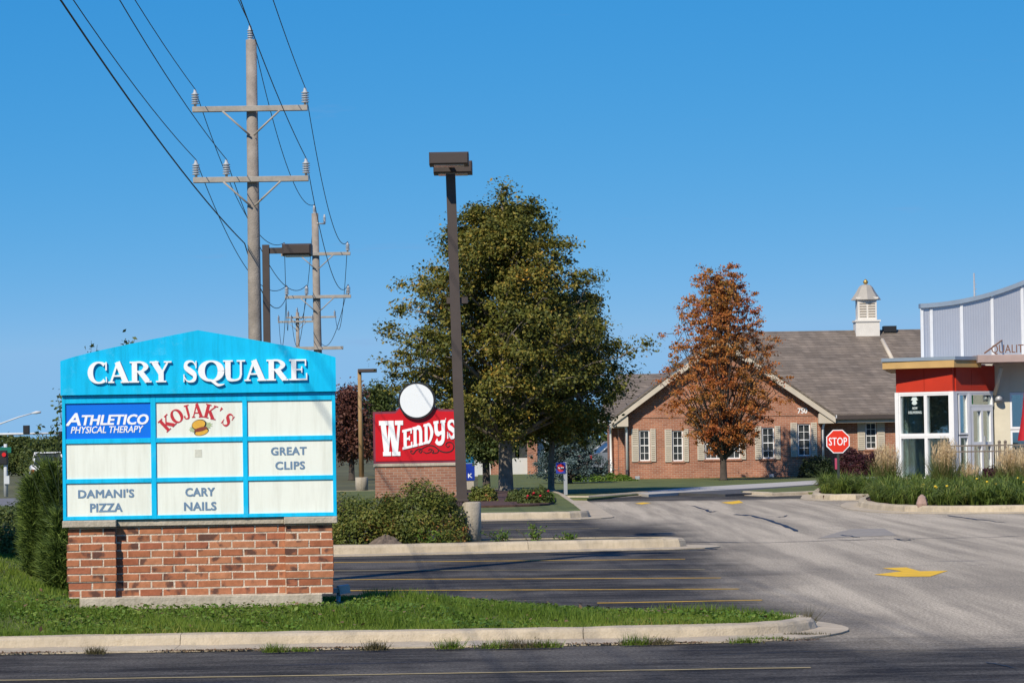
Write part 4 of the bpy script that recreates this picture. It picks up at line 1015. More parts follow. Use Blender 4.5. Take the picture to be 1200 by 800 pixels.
# gable roof, rakes and returns
ov = .52; sl_ = (AZ-EZ)/(AX-xl); zl = EZ - ov*sl_*.55
th = .10
def roof_slab(name, pts, thick, m, parent):
    mb = MB(); n_ = len(pts); vs = [tuple(q) for q in pts]+[(q[0],q[1],q[2]-thick) for q in pts]
    mb.add(vs, [list(range(n_)), list(range(2*n_-1,n_-1,-1))]+[(i,i+n_,(i+1)%n_+n_,(i+1)%n_) for i in range(n_)]); return mb.build(name, m, parent)
for s_, xe in ((-1, xl-ov), (1, xr+ov)):
    roof_slab('roof', [(AX,-.45,AZ+.16),(xe,-.45,EZ-.14),(xe,7.5,EZ-.14),(AX,7.5,AZ+.16)][::(1 if s_ < 0 else -1)], .08, SHINGLE, bld)
    mb = MB(); P = [(AX, AZ+.06), (xe, EZ-.23), (xe, EZ-.45), (AX, AZ-.20)]
    mb.prism_xz(P if s_ > 0 else P[::-1], -.42, -.36); mb.build('rake_board', CREAM, bld)
    mb = MB(); P = [(AX, AZ+.055), (xe, EZ-.235), (xe, EZ-.30), (AX, AZ-.01)]
    mb.prism_xz(P if s_ > 0 else P[::-1], -.359, .0); mb.build('soffit', CREAM, bld)
    xw = xl if s_ < 0 else xr
    mb = MB(); P = [(xe,EZ-.46),(xw-s_*.10,EZ-.46),(xw-s_*.10,EZ-.12),(xw,EZ-.02)] ; P = P+[(xe, EZ-.30)]
    mb.prism_xz(P if s_ < 0 else P[::-1], -.355, -.001); mb.build('eave_return', CREAM, bld)
    mb = MB(); mb.bx(xe-.05*(s_ > 0)-.0, xe+.10*(1 if s_ > 0 else 1)-.05, -.4, 7.4, EZ-.27, EZ-.16); mb.build('gutter', WHITE, bld)
dsx = xl+.05
mb = MB(); mb.tube([(dsx-.05,-.25,EZ-.42),(dsx,-.08,EZ-.62),(dsx,-.07,.35)], .045, 8); mb.build('downspout', WHITE, bld)
mb = MB(); mb.tube([(dsx,-.07,.35),(dsx,-.07,-.05)], .052, 8); mb.build('downspout_boot', BLACK, bld)
mb = MB(); mb.tube([(xr+.12,-.25,EZ-.42),(xr+.08,-.08,EZ-.62),(xr+.06,-.07,-.05)], .045, 8); mb.build('downspout', WHITE, bld)
text('house_number', '750', (bx_(941), -.004, bz_(481, 941)), .36, .20, LETTER, bld, bold=.03, depth=.03)
mb = MB(); mb.bbox(bx_(745.5)-.08, bx_(745.5)+.1, -.5, -.35, -.05, .12, .02); mb.build('ground_lamp', GALV, bld)
mb = MB(); mb.bbox(bx_(902)-.08, bx_(902)+.1, -.5, -.35, -.05, .12, .02); mb.build('ground_lamp', GALV, bld)
# main range to the right
RY, EY = 7.0, 1.4
rz_ = at(990, 387, BD+RY).z-.05; ez_ = at(1000, 482, BD+EY).z-.05
mx0, mx1 = bx_(866, BD+RY), bx_(1180, BD+RY)
main = roof_slab('roof', [(mx0-3,EY-.45,ez_-.1),(mx1,EY-.45,ez_-.1),(mx1,RY,rz_),(mx0,RY,rz_)], .10, SHINGLE, bld)
roof_slab('roof', [(mx0,RY,rz_),(mx1,RY,rz_),(mx1,2*RY,ez_),(mx0-3,2*RY,ez_)], .10, SHINGLE, bld)
mb = MB(); mb.bbox(xr+.62, mx1, EY-.56, EY-.44, ez_-.30, ez_-.13, .01); mb.build('gutter', BRONZE, bld)
mb = MB(); mb.bx(xr+.05, mx1, EY-.43, EY+.02, ez_-.42, ez_-.30); mb.build('soffit', CREAM, bld)
o6 = (bx_(1014.5,BD+EY), bx_(1027.5,BD+EY), bz_(526,1020,BD+EY), bz_(495,1020,BD+EY))
wall_mesh(xr, mx1, -.1, ez_-.3, [o6], EY).build('side_range_wall', BRICKW, bld)
window(bld, *o6, EY, 2, 4, [(bx_(1005,BD+EY), bx_(1014,BD+EY)), (bx_(1028,BD+EY), bx_(1037,BD+EY))])
def onroof(x, y):        # point on the front slope of the main roof seen at pixel
    r = ray(x, y); a = V((0, BD+EY-.45, ez_-.1+.05)); nrm = V((0, -(rz_-ez_+.1), RY-EY+.45)).normalized()
    k = (a-EYE).dot(nrm)/r.dot(nrm); q = EYE+r*k; return q-V((bo.x, BD, .05))+nrm*.02
pa, pb_ = onroof(1034, 399), onroof(1047, 424)
mb = MB(); mb.tube([pa, pb_], .09, 6); mb.build('hip_flashing', CREAM, bld)
# cupola
cx_, cz_ = bx_(1018, BD+RY), rz_
WCU = M('cupola_white', (.68,.64,.57), .6, .06, 3)
cup = MB(); cup.lathe([(.66,-.5),(.66,.42),(.72,.43),(.72,.50)], 4, (cx_,RY,cz_-.12), False, True); cup = cup.build('cupola', WCU, bld)
mb = MB(); mb.lathe([(.53,.48),(.53,1.30),(.62,1.31),(.62,1.38)], 4, (cx_,RY,cz_-.10), False, True); mb.build('cupola_body', WCU, cup)
for k in range(6):
    mb = MB(); mb.box((cx_-.17, RY-.385, cz_+.52+k*.10), (.26,.03,.055), rx=.6); mb.build('louvre', TAN, cup)
    mb = MB(); mb.box((cx_+.17, RY-.385, cz_+.52+k*.10), (.26,.03,.055), rx=.6); mb.build('louvre', TAN, cup)
mb = MB(); mb.lathe([(.60,1.28),(.50,1.42),(.38,1.60),(.28,1.78),(.20,1.86),(.06,1.90)], 8, (cx_,RY,cz_-.10), False); mb.build('cupola_roof', M('cupola_roof_metal', (.36,.33,.28), .6, .1, 3), cup)
mb = MB(); mb.lathe([(.02,0),(.09,.05),(.10,.12),(.05,.19),(.01,.22)], 10, (cx_,RY,cz_+1.79)); mb.build('finial', M('gold_finial', (.5,.33,.1), .4, .1, metal=.6), cup)
mb = MB(); mb.bx(cx_+.65, cx_+1.15, RY-.3, RY+.3, cz_-.1, cz_+.14); mb.build('roof_vent', BLACK, bld)
# left wing
LY = 2.5
lx0, lx1 = bx_(700, BD+LY), bx_(790, BD+LY); lez = at(720, 488, BD+LY).z-.05; lrz = at(750, 438, BD+6.5).z-.05
roof_slab('roof', [(lx0,LY-.5,lez-.05),(lx1,LY-.5,lez-.05),(lx1,6.5,lrz),(lx0+.9,6.5,lrz)], .10, SHINGLE, bld)
mb = MB(); mb.bbox(lx0, xl-.6, LY-.58, LY-.46, lez-.24, lez-.07, .01); mb.build('gutter', WHITE, bld)
mb = MB(); mb.bx(bx_(716.5,BD+LY), xl+.1, LY, LY+5, -.1, lez-.2); mb.build('wing_wall', BRICKW, bld)
mb = MB(); mb.bbox(bx_(725,BD+1.3), bx_(733.5,BD+1.3), 1.3, LY-.01, -.1, lez-.45, .01); mb.build('pilaster', BRICKW, bld)
mb = MB(); mb.bbox(bx_(717,BD+1.2), bx_(735,BD+1.2), 1.2, LY-.02, lez-.44, lez-.28, .01); mb.build('porch_beam', CREAM, bld)
xx = bx_(716, BD+LY-.1)
mb = MB(); mb.tube([(xx,LY-.4,lez-.3),(xx,LY-.1,lez-.5),(xx,LY-.1,.1),(xx-.15,LY-.3,0)], .05, 8); mb.build('downspout', WHITE, bld)

# ------------------------------------------------------------------ restaurant at the right
PA, PB_, PC = at(1054,560,88.6), at(1119,560,87.3), at(1166.5,560,88.5)
rest = thing('restaurant', 'restaurant corner with white framed glass, red band and ribbed metal parapet', 'building', (PA.x, PA.y, 0))
class Wall:
    def __init__(s, a, b_): s.a = V((a.x-PA.x, a.y-PA.y, 0)); d = V((b_.x-a.x, b_.y-a.y, 0)); s.L = d.length; s.d = d/s.L; s.n = V((s.d.y, -s.d.x, 0)); s.rz = math.atan2(s.d.y, s.d.x)
    def box(s, mb, u0, u1, o0, o1, z0, z1):
        c = s.a + s.d*((u0+u1)/2) + s.n*((o0+o1)/2); mb.box((c.x, c.y, (z0+z1)/2), (u1-u0, abs(o1-o0), z1-z0), rz=s.rz); return mb
    def part(s, name, m, u0, u1, o0, o1, z0, z1, parent=None): return s.box(MB(), u0, u1, o0, o1, z0, z1).build(name, m, parent or rest)
    def u(s, px, y=520):                                     # distance along the wall at a pixel column
        r = ray(px, y); a = s.a+V((PA.x, PA.y, 0)); den = r.x*s.d.y - r.y*s.d.x
        k = ((a.x)*s.d.y - (a.y)*s.d.x)/den; q = V((r.x*k, r.y*k, 0)); return (q-a).dot(s.d)
def rz2(y, x=1085, d=88): return at(x, y, d).z
Z_S, Z_M, Z_T, Z_R = rz2(561), rz2(510.5), rz2(461.5), rz2(431)
MULL = M('white_mullion', (.80,.80,.79), .4, .04, 3)
w1, w2 = Wall(PA, PB_), Wall(PB_, PC)
PD = V((PC.x+9, PC.y-.3, 0)); w3 = Wall(PC, PD)
w1.part('plinth', CONC2, 0, w1.L, -.2, .06, -.05, Z_S); w2.part('plinth', CONC2, .07, w2.L, -.2, .05, -.05, Z_S)
half = w1.L*.5
for a, b_ in ((-.0, half-.006), (half+.006, w1.L+.02)): w1.part('red_panel', DARKRED, a, b_, -.25, .05, Z_T+.06, Z_R+.05)
for a, b_ in ((.075, w2.L*.42), (w2.L*.42+.012, w2.L)): w2.part('red_panel', DARKRED, a, b_, -.25, .05, Z_T+.06, Z_R+.048)
def win(wall, u0, u1, z0, z1, t=.05, o=0):
    gl = wall.part('window', GLASS, u0, u1, o-.035, o-.02, z0, z1)
    fb = MB(); wall.box(fb, u0-t/2, u0+t/2, o-.06, o+.045, z0, z1); wall.box(fb, u1-t/2, u1+t/2, o-.06, o+.045, z0, z1)
    wall.box(fb, u0+t/2, u1-t/2, o-.059, o+.043, z0, z0+t); wall.box(fb, u0+t/2, u1-t/2, o-.059, o+.043, z1-t, z1); fb.build('frame', MULL, gl); return gl
for a, b_ in ((.09, half), (half+.052, w1.L-.11)):
    win(w1, a, b_, Z_S+.002, Z_M-.02); win(w1, a, b_, Z_M+.021, Z_T)
w1.part('post', MULL, -.06, .063, -.10, .07, Z_S-.25, Z_T+.058); w1.part('post', MULL, w1.L-.08, w1.L+.06, -.12, .08, Z_S-.2, Z_T+.0585)
w1.part('rail', MULL, .065, w1.L-.082, -.055, .05, Z_M-.019, Z_M+.02); w1.part('rail', MULL, .064, w1.L-.083, -.056, .052, Z_T+.001, Z_T+.057)
w2.part('rail', MULL, .07, w2.L, -.056, .052, Z_T+.0012, Z_T+.056)
u1, u2, u3, u4 = w2.u(1124), w2.u(1133.5), w2.u(1137.5), w2.u(1163)
win(w2, u1, u2, Z_S, Z_M-.02); win(w2, u1, u2, Z_M+.02, Z_T)
w2.part('post', MULL, u2+.027, u3-.027, -.07, .05, Z_S, Z_T)
zt_ = rz2(478, 1150); win(w2, u3, u4, zt_+.05, Z_T)
door = w2.part('door', GLASS, u3+.1, u4-.1, -.04, -.03, Z_S+.1, zt_-.08)
fb = MB()
for a, b_ in ((u3, u3+.1), (u4-.1, u4), ((u3+u4)/2-.045, (u3+u4)/2+.045)): w2.box(fb, a, b_, -.065, .04, Z_S, zt_+.045)
for z0, z1 in ((Z_S, Z_S+.2), (Z_S+.92, Z_S+1.04), (zt_-.08, zt_+.044)): w2.box(fb, u3+.1, u4-.1, -.064, .039, z0, z1)
fb.build('door_frame', MULL, door)
w2.part('handle', GALV, (u3+u4)/2+.06, (u3+u4)/2+.09, .04, .09, Z_S+.8, Z_S+1.2, door)
# cream wall with a window
CREAMW = M('cream_stucco', (.66,.60,.45), .85, .07, 2, .3, 60)
cu0 = w3.u(1184.5)
for a, b_, z0, z1 in ((0, cu0, -.05, Z_R+.3), (cu0, cu0+1.5, rz2(459,1190), Z_R+.3), (cu0, cu0+1.5, -.05, .45), (cu0+1.5, w3.L, -.05, Z_R+.3)):
    w3.part('stucco_wall', CREAMW, a+.001, b_-.001, -.25, 0, z0, z1)
win(w3, cu0+.02, cu0+.74, Z_M+.15, rz2(459,1190)-.01, .07, -.05); win(w3, cu0+.77, cu0+1.48, Z_M+.15, rz2(459,1190)-.01, .07, -.05)
win(w3, cu0+.02, cu0+.74, .46, Z_M+.13, .07, -.05); win(w3, cu0+.77, cu0+1.48, .46, Z_M+.13, .07, -.05)
q0 = w3.u(1171)
lampw = w3.part('wall_lamp', GALV, q0-.06, q0+.06, 0, .05, rz2(471), rz2(465)); 
mb = MB(); c = w3.a+w3.d*q0+w3.n*.14; mb.lathe([(.02,.16),(.10,.08),(.12,-.02),(.10,-.02)], 12, (c.x, c.y, rz2(470))); mb.build('lamp_shade', GALV, lampw)
# interior: floor, back wall, counter
IN = M('interior_wall', (.62,.62,.57), .9, .1, 1); INF = M('interior_floor', (.38,.33,.28), .7, .1, 2)
mb = MB(); mb.prism_xy([(.1,.3),(14,.3),(14,7.5),(2.0,7.5)], .20, .26); mb.build('interior_floor', INF, rest)
mb = MB(); mb.bx(1.85, 14, 7.51, 7.7, .2, 3.4); mb.build('interior_wall', IN, rest)
PS = V((PA.x+1.9, PA.y+7.5, 0)); w0 = Wall(PS, PA)
for k in range(4):
    a, b_ = w0.L*k/4, w0.L*(k+1)/4
    win(w0, a+.03, b_-.03, Z_S, Z_M-.02); win(w0, a+.03, b_-.03, Z_M+.02, Z_T)
w0.part('red_panel', DARKRED, 0, w0.L-.02, -.2, .05, Z_T+.06, Z_R+.047); w0.part('plinth', CONC2, 0, w0.L-.02, -.2, .05, -.05, Z_S-.002)
mb = MB(); mb.prism_xy([(.05,.2),(14,.2),(14,7.5),(1.95,7.5)], Z_R+.02, Z_R+.09); mb.build('ceiling', IN, rest)
mb = MB(); mb.bx(.9, 1.15, 1.6, 4.5, .26, 3.3); mb.build('interior_column', M('grey_column', (.45,.47,.45), .8, .1), rest)
mb = MB(); mb.bx(1.7, 4.5, 3.0, 3.6, .26, 1.25); mb.build('counter', M('counter_wood', (.22,.12,.06), .6, .2), rest)
dec = MB(); GREEN = M('green_sticker', (.03,.35,.08), .5, .1)
w2.part('green_sticker', GREEN, u3+.03, u3+.16, -.018, -.012, zt_+.12, zt_+.42)
DEC = M('white_decal', (.60,.68,.65), .6, .05)
def decal(body, px, y, wv, hv):
    c = w1.a + w1.d*w1.u(px) + w1.n*.0; o = text('window_decal', body, (c.x, c.y, rz2(y, 1073)), wv, hv, DEC, rest, bold=.02, depth=.001); o.rotation_euler = (0,0,w1.rz)
decal('NOW', 1073, 478, .17, .075); decal('DELIVERING', 1073, 483, .46, .075)
c = w1.a + w1.d*w1.u(1072.5)
mb = MB(); mb.lathe([(.0,.17),(.05,.16),(.10,.06),(.13,.04),(.06,.02),(.10,-.06),(.04,-.10),(0,-.10)], 12); o = mb.build('window_decal', DEC, rest, (c.x, c.y, rz2(470,1073)), w1.rz); o.scale = (1,.01,1)
# roof fascia and slab
GOLD = M('golden_wood_fascia', (.52,.33,.125), .5, .12, 2); FLASH = M('grey_blue_flashing', (.30,.36,.42), .4, .08, 2, metal=.3)
fz0, fz1 = rz2(431.5), rz2(423.0)
P0 = at(1034,428,88.25); P1 = at(1118,428,86.95); P2 = at(1150,428,87.75); P3 = at(1150,428,92); P4 = at(1044,428,95)
pl = [(q.x-PA.x, q.y-PA.y) for q in (P0,P1,P2,P3,P4)]
mb = MB(); mb.prism_xy(pl, fz0, fz1); mb.build('roof_fascia', GOLD, rest)
mb = MB(); mb.prism_xy([(a*1.0+(-.03 if i in (0,4) else .03)*(i != 3), b_-.03 if i < 3 else b_) for i, (a, b_) in enumerate(pl)], fz1+.001, fz1+.10); mb.build('roof_flashing', FLASH, rest)
# metal parapet: ribbed panels with a rising curved top
PARA = M('ribbed_silver_metal', (.50,.51,.55), .42, .05, .6, metal=.55)
pn, pN, pL, pb2 = PARA, PARA.node_tree.nodes, PARA.node_tree.links, PARA.node_tree.nodes['Principled BSDF']
tc = node(pN, 'ShaderNodeTexCoord'); wv_ = node(pN, 'ShaderNodeTexWave'); wv_.wave_type = 'BANDS'; wv_.bands_direction = 'X'; wv_.inputs['Scale'].default_value = 4.2
pL.new(tc.outputs['Object'], wv_.inputs['Vector']); bp = node(pN, 'ShaderNodeBump'); bp.inputs['Strength'].default_value = .12; bp.inputs['Distance'].default_value = .02; pL.new(wv_.outputs['Fac'], bp.inputs['Height']); pL.new(bp.outputs['Normal'], pb2.inputs['Normal'])
pd = 89.6
def ptop(px): k = (px-1080)/120; return at(px, 361 - 5*k - 22*k*k, pd).z
zb_ = fz1+.05
seams = [1081, 1092, 1127.5, 1163.5, 1199, 1235, 1271]
for a, b_ in zip(seams, seams[1:]):
    pts = [a+(b_-a)*i/6 for i in range(7)]
    P = [(at(a,400,pd).x-PA.x+.02, zb_), (at(b_,400,pd).x-PA.x-.02, zb_)] + [(at(q,400,pd).x-PA.x+(.02 if i == 0 else -.02 if i == 6 else 0), ptop(q)) for i, q in reversed(list(enumerate(pts)))]
    mb = MB(); mb.prism_xz(P, pd-PA.y, pd-PA.y+.10); mb.build('metal_panel', PARA, rest)
    mb = MB(); xx = at(a,400,pd).x-PA.x; mb.bbox(xx-.045, xx+.045, pd-PA.y-.03, pd-PA.y+.06, zb_, ptop(a)-.01, .008); mb.build('seam_cover', M('pale_seam', (.68,.69,.70), .4, .05), rest)
mb = MB(); pts = [1079+i*8 for i in range(25)]
lo = [(at(q,400,pd).x-PA.x, ptop(q)) for q in pts]; hi = [(a, b_+.13) for a, b_ in lo]
mb.prism_xz(lo+hi[::-1], pd-PA.y-.10, pd-PA.y+.35); mb.build('coping', FLASH, rest)
xx = at(1081,400,pd).x-PA.x; mb = MB(); mb.prism_xy([(xx,pd-PA.y+.101),(xx+.1,pd-PA.y+.101),(xx+1.2,pd-PA.y+6),(xx+1.1,pd-PA.y+6)], zb_, ptop(1080)); mb.build('parapet_side', PARA, rest)
# canopy beam, rod, upright letters
MAUVE = M('mauve_canopy_beam', (.42,.31,.27), .6, .1, 2)
cd = 87.3; cz0, cz1 = at(1170,424.5,cd).z, at(1170,415.5,cd).z
mb = MB(); mb.bbox(at(1146,420,cd).x-PA.x, at(1290,420,cd).x-PA.x, cd-PA.y, cd-PA.y+1.1, cz0, cz1, .01); can = mb.build('canopy', MAUVE, rest)
RUST = M('rusty_bronze_letters', (.20,.09,.045), .6, .2, 4)
text('lettering', 'QUALITY', (at(1184.3,409,cd).x-PA.x, cd-PA.y+.1, at(1184,409.3,cd).z), 1.06, .28, RUST, can, bold=.004, depth=.04, spacing=1.05)
pr, qr = at(1154,413.5,cd+.4), at(1184,391.5,cd+3.3)
mb = MB(); mb.tube([pr-V((PA.x,PA.y,0)), qr-V((PA.x,PA.y,0))], .022, 8); mb.tube([qr-V((PA.x,PA.y,0))+V((0,-.2,0)), qr-V((PA.x,PA.y,0))+V((0,.2,0))], .07, 8); mb.build('tie_rod', RUST, can)
a_, b2 = at(1173,430,87.9), at(1166,462,88.4)
mb = MB(); mb.tube([a_-V((PA.x,PA.y,0)), b2-V((PA.x,PA.y,0))], .06, 8); mb.build('brace', CREAMW, rest)
# antenna far behind
an = at(1142, 352, 160); mb = MB(); mb.tube([(0,0,0),(0,0,at(1142,320,160).z)], [.09,.04], 6)
for k in range(9): mb.box((0.06*(k%2), 0, an.z+.12*k), (.12,.05,.03))
tag(mb.build('antenna', GALV, None, (an.x,160,0)), 'thin grey antenna mast rising behind the metal parapet', 'antenna')

# patio fence
FENCE = M('brown_metal_fence', (.19,.155,.12), .6, .15, 3)
fd = 83.5; fx0, fx1 = at(1112,540,fd).x, at(1250,540,fd).x
fn = thing('patio_fence', 'dark metal picket fence round the restaurant patio', 'fence', (fx0, fd, .1))
ft = at(1150,520.5,fd).z-.1
for z in (ft-.03, ft-.19, .12):
    mb = MB(); mb.bx(0, fx1-fx0, -.018, .018, z-.02, z+.02); mb.build('rail', FENCE, fn)
pk = MB(); pk.bx(-.009,.009,-.009,.009,.03,ft-.011); pk = pk.mesh('picket'); k = .06
while k < fx1-fx0-.02:
    link('picket', pk, FENCE, fn, (k,0,0)); k += .112
po = MB(); po.bx(-.035,.035,-.035,.035,0,ft+.05); po.lathe([(.045,0),(.045,.03),(.01,.06)],8,(0,0,ft+.05)); po = po.mesh('post')
for px in (1112,1171.5,1178.5,1232): link('post', po, FENCE, fn, (at(px,540,fd).x-fx0,0,0))
# closed parasol
ud = 84.6; uq = at(1205,560,ud)
um = thing('patio_umbrella', 'closed red patio umbrella behind the fence at the right edge', 'umbrella', (uq.x, ud, .1))
mb = MB(); mb.lathe([(.28,0),(.28,.06),(.06,.09),(.022,.12),(.022,3.0)], 12); mb.build('pole', GALV, um)
zt0, zt1 = at(1198,516,ud).z-.1, at(1198,448,ud).z-.1
P = []; vs = []; n_ = 24; prof = [(.27,0),(.25,.12),(.20,.35),(.14,.7),(.10,1.1),(.05,1.45),(.02,1.6)]
mb = MB()
for r_, z in prof:
    for j in range(n_): a = 2*math.pi*j/n_; rr = r_*(1 if j % 3 == 0 else .62); vs.append((rr*math.cos(a), rr*math.sin(a), zt0+(zt1-zt0)*z/1.6))
mb.add(vs, [(i*n_+j, i*n_+(j+1)%n_, (i+1)*n_+(j+1)%n_, (i+1)*n_+j) for i in range(len(prof)-1) for j in range(n_)], True)
mb.build('canopy', M('red_fabric', (.42,.012,.02), .8, .15, 4), um)

# ------------------------------------------------------------------ stop sign and other signs
def octagon(r, cx=0, cz=0): return [(cx+r*math.cos(math.radians(22.5+45*i)), cz+r*math.sin(math.radians(22.5+45*i))) for i in range(8)]
sd = 77.5; sq = at(983, 575, sd)
st = thing('stop_sign', 'red octagonal stop sign on a dark post in the small bed', 'sign', (sq.x, sd, .1))
zc = at(982, 517, sd).z-.1
mb = MB(); mb.bx(-.03,.03,0,.05,-.1,zc-.2); mb.build('post', M('dark_green_post', (.03,.04,.035), .6, .1), st)
mb = MB(); mb.prism_xz(octagon(.318,0,zc), -.012, -.002); fc = mb.build('plate_border', LETTER, st)
mb = MB(); mb.prism_xz(octagon(.293,0,zc), -.016, -.0125); mb.build('plate', M('stop_red', (.72,.035,.012), .4, .05, 2), st)
text('lettering', 'STOP', (0,-.0165,zc), .46, .20, LETTER, st, bold=.012, spacing=1.05)
mb = MB(); mb.bx(-.085,-.032,.0,.03,zc-.70,zc-.42); mb.build('side_plate', M('pink_red_plate', (.42,.06,.11), .5, .1), st)
dd = 85.0; dq = at(663, 582, dd)
dn = thing('do_not_enter_sign', 'small blue square sign with red disc on a grey post', 'sign', (dq.x, dd, 0))
zt = at(663,541,dd).z
mb = MB(); mb.bx(-.05,.05,0,.05,0,zt); mb.build('post', GALV, dn)
cxx, czz = at(657.5,548,dd).x-dq.x, at(657.5,548,dd).z
mb = MB(); mb.bx(cxx-.14,cxx+.12,-.02,-.005,czz-.15,czz+.15); pl_ = mb.build('plate', M('blue_plate', (.03,.05,.35), .4, .05), dn)
mb = MB(); mb.disc_xz(cxx-.01,czz,.108,-.024,-.021,28); mb.build('red_disc', M('sign_red', (.55,.03,.03), .4, .05), pl_)
mb = MB(); mb.bx(cxx-.09,cxx+.07,-.028,-.0245,czz-.022,czz+.022); mb.build('white_bar', LETTER, pl_)
kd = 100.0; kq = at(549, 575, kd)
bk = thing('bank_sign', 'tall narrow blue sign half hidden by the lamp pole', 'sign', (kq.x, kd, 0))
xa, xb = at(541,540,kd).x-kq.x, at(556,540,kd).x-kq.x
BLU = M('royal_blue_panel', (.008,.035,.30), .4, .05)
mb = MB(); mb.bx(xa,xb,0,.25,.3,at(549,543,kd).z); lowp = mb.build('lower_panel', BLU, bk)
mb = MB(); mb.bx(xa,xb,0,.25,at(549,543,kd).z+.01,at(549,516,kd).z); mb.build('upper_panel', M('teal_panel', (.01,.18,.36), .4, .25, 6), bk)
mb = MB(); mb.bx(xa+.03,xb-.03,.03,.22,0,.3); mb.build('base', CONC2, bk)
text('lettering', 'K', (at(551,557,kd).x-kq.x, -.003, at(551,557,kd).z), .14, .14, LETTER, bk, bold=.03)

# ------------------------------------------------------------------ trees
def linden_prof(t): return (.62+.38*min(1,t/.22))*max(.13,(1-max(0,(t-.28))/.80))**.70
tb = at(593, 578, 85.5)
tree('linden_tree', 'large green pyramidal tree turning yellow behind the red sign', (tb.x, 85.5, .15), 8.75, 1.6, linden_prof, 3.3, 104, 185000, .090, LINDEN, BARK, .20, 11, rise=.62, cl=.31, clusters=11, gap=.15, up=.6)
tb = at(646, 580, 88.0)
tree('linden_tree', 'smaller green tree with a thin trunk right of the large one', (tb.x, 88, .15), 6.0, 1.35, lambda t: (.7+.3*min(1,t/.2))*max(.12,1-max(0,t-.3)/.8)**.6, 1.95, 56, 76000, .088, LINDEN, BARK, .09, 23, rise=.5, cl=.30, lean=(.95,0), clusters=9, gap=.15, up=.6)
tb = at(848, 563, 107.5)
def maple_prof(t): return (.55+.45*min(1,t/.18))*max(.13,1-max(0,t-.18)/1.0)**.80
tree('maple_tree', 'orange and red autumn maple before the brick building', (tb.x, 107.5, .06), 7.7, .80, maple_prof, 2.2, 100, 66000, .074, MAPLE, BARKD, .12, 31, rise=2.3, cl=.15, clusters=14, gap=.3, up=.0)
tb = at(668, 563, 106)
tree('spruce_tree', 'low blue spruce standing left of the brick building', (tb.x, 106, .05), 2.7, .15, lambda t: max(.05,1-t)**.8, 1.42, 60, 34000, .062, SPRUCE, BARKD, .08, 41, rise=.15, cl=.16, clusters=9, gap=.1)
def far_tree(label, px, ytop, d, wpx, mat, seed, clear=.9, leaves=16000, leaf=.125, nm='background_tree', ybase=None):
    s_ = F/d; H = at(px, ytop, d).z; q = at(px, 550, d)
    return tree(nm, label, (q.x, d, 0), H, clear, lambda t: (.6+.4*min(1,t/.3))*max(.15,1-max(0,t-.35)/.8)**.6, wpx/2/s_, 26, leaves, leaf, mat, BARKD, .12, seed, rise=.5, cl=.42, clusters=8, gap=.2, group='trees beyond the lots')
far_tree('dark red autumn tree directly right of the plaza sign', 412, 450, 128, 58, REDTREE, 51)
far_tree('dark green tree between the tan lamp pole and the red sign', 446, 447, 140, 62, GREENL, 52)
far_tree('green tree mostly hidden behind the red sign', 490, 470, 145, 70, GREENL, 53)
far_tree('dark tree with low branches left of the large trunk', 570, 500, 96, 56, GREENL, 54, 1.0, 12000, .10)
far_tree('dark tree at the far left behind the traffic signal', 24, 513, 170, 44, GREENL, 55, .2)
far_tree('rusty bush-like tree at the far left behind the white car', 52, 517, 160, 40, GREENL, 56, .2)
far_tree('dark green far tree just left of the plaza sign', 78, 512, 175, 40, BOXW, 57, .2)
# a thin far line of woods closes the horizon
rng = np.random.default_rng(9); n = 26000
fx = rng.uniform(-260, 260, n); k = .55+.45*np.sin(fx*.11)*np.sin(fx*.037+1)+.2*np.sin(fx*.41)
C = np.stack([fx, 620+rng.uniform(-8,8,n), rng.random(n)**.8*(2.6+2.0*k)], 1)
tag(link('far_woods', quadmesh('far_woods', leafcloud(C, np.full(n,1.1), rng, .3, .8)), GREENL), 'low dark line of woods along the horizon', 'woods', kind='stuff')

# shrubs
tb = at(425, 640, 45.2); shrub('spirea_bush', 'green bush with rusty tips touching the sign, left of its larger neighbour', (tb.x, 45.25, .13), .70, .5, .90, 19000, .038, SHRUBL, 61, 'bushes on the lamp island')
tb = at(492, 640, 45.2); shrub('spirea_bush', 'larger green and rusty bush beside the concrete lamp base', (tb.x, 45.3, .13), .76, .52, .98, 23000, .038, SHRUBL, 62, 'bushes on the lamp island')
mb = MB(); r_ = random.Random(5); vs = []
for i in range(7):
    for j in range(14):
        a = 2*math.pi*j/14; k = 1-i/6.5; vs.append((.27*k**.9*math.cos(a)*r_.uniform(.75,1.15), .2*k**.9*math.sin(a)*r_.uniform(.75,1.15), .16*(1-k**1.5)*r_.uniform(.7,1.1)))
mb.add(vs, [(i*14+j, i*14+(j+1)%14, (i+1)*14+(j+1)%14, (i+1)*14+j) for i in range(6) for j in range(14)], False)
tb = at(452, 636, 44.65); tag(mb.build('soil_mound', M('grey_dirt', (.13,.10,.075), .95, .45, 14, 1, 30), None, (tb.x, 44.72, .12)), 'grey mound of loose dirt in front of the bushes', 'soil mound')
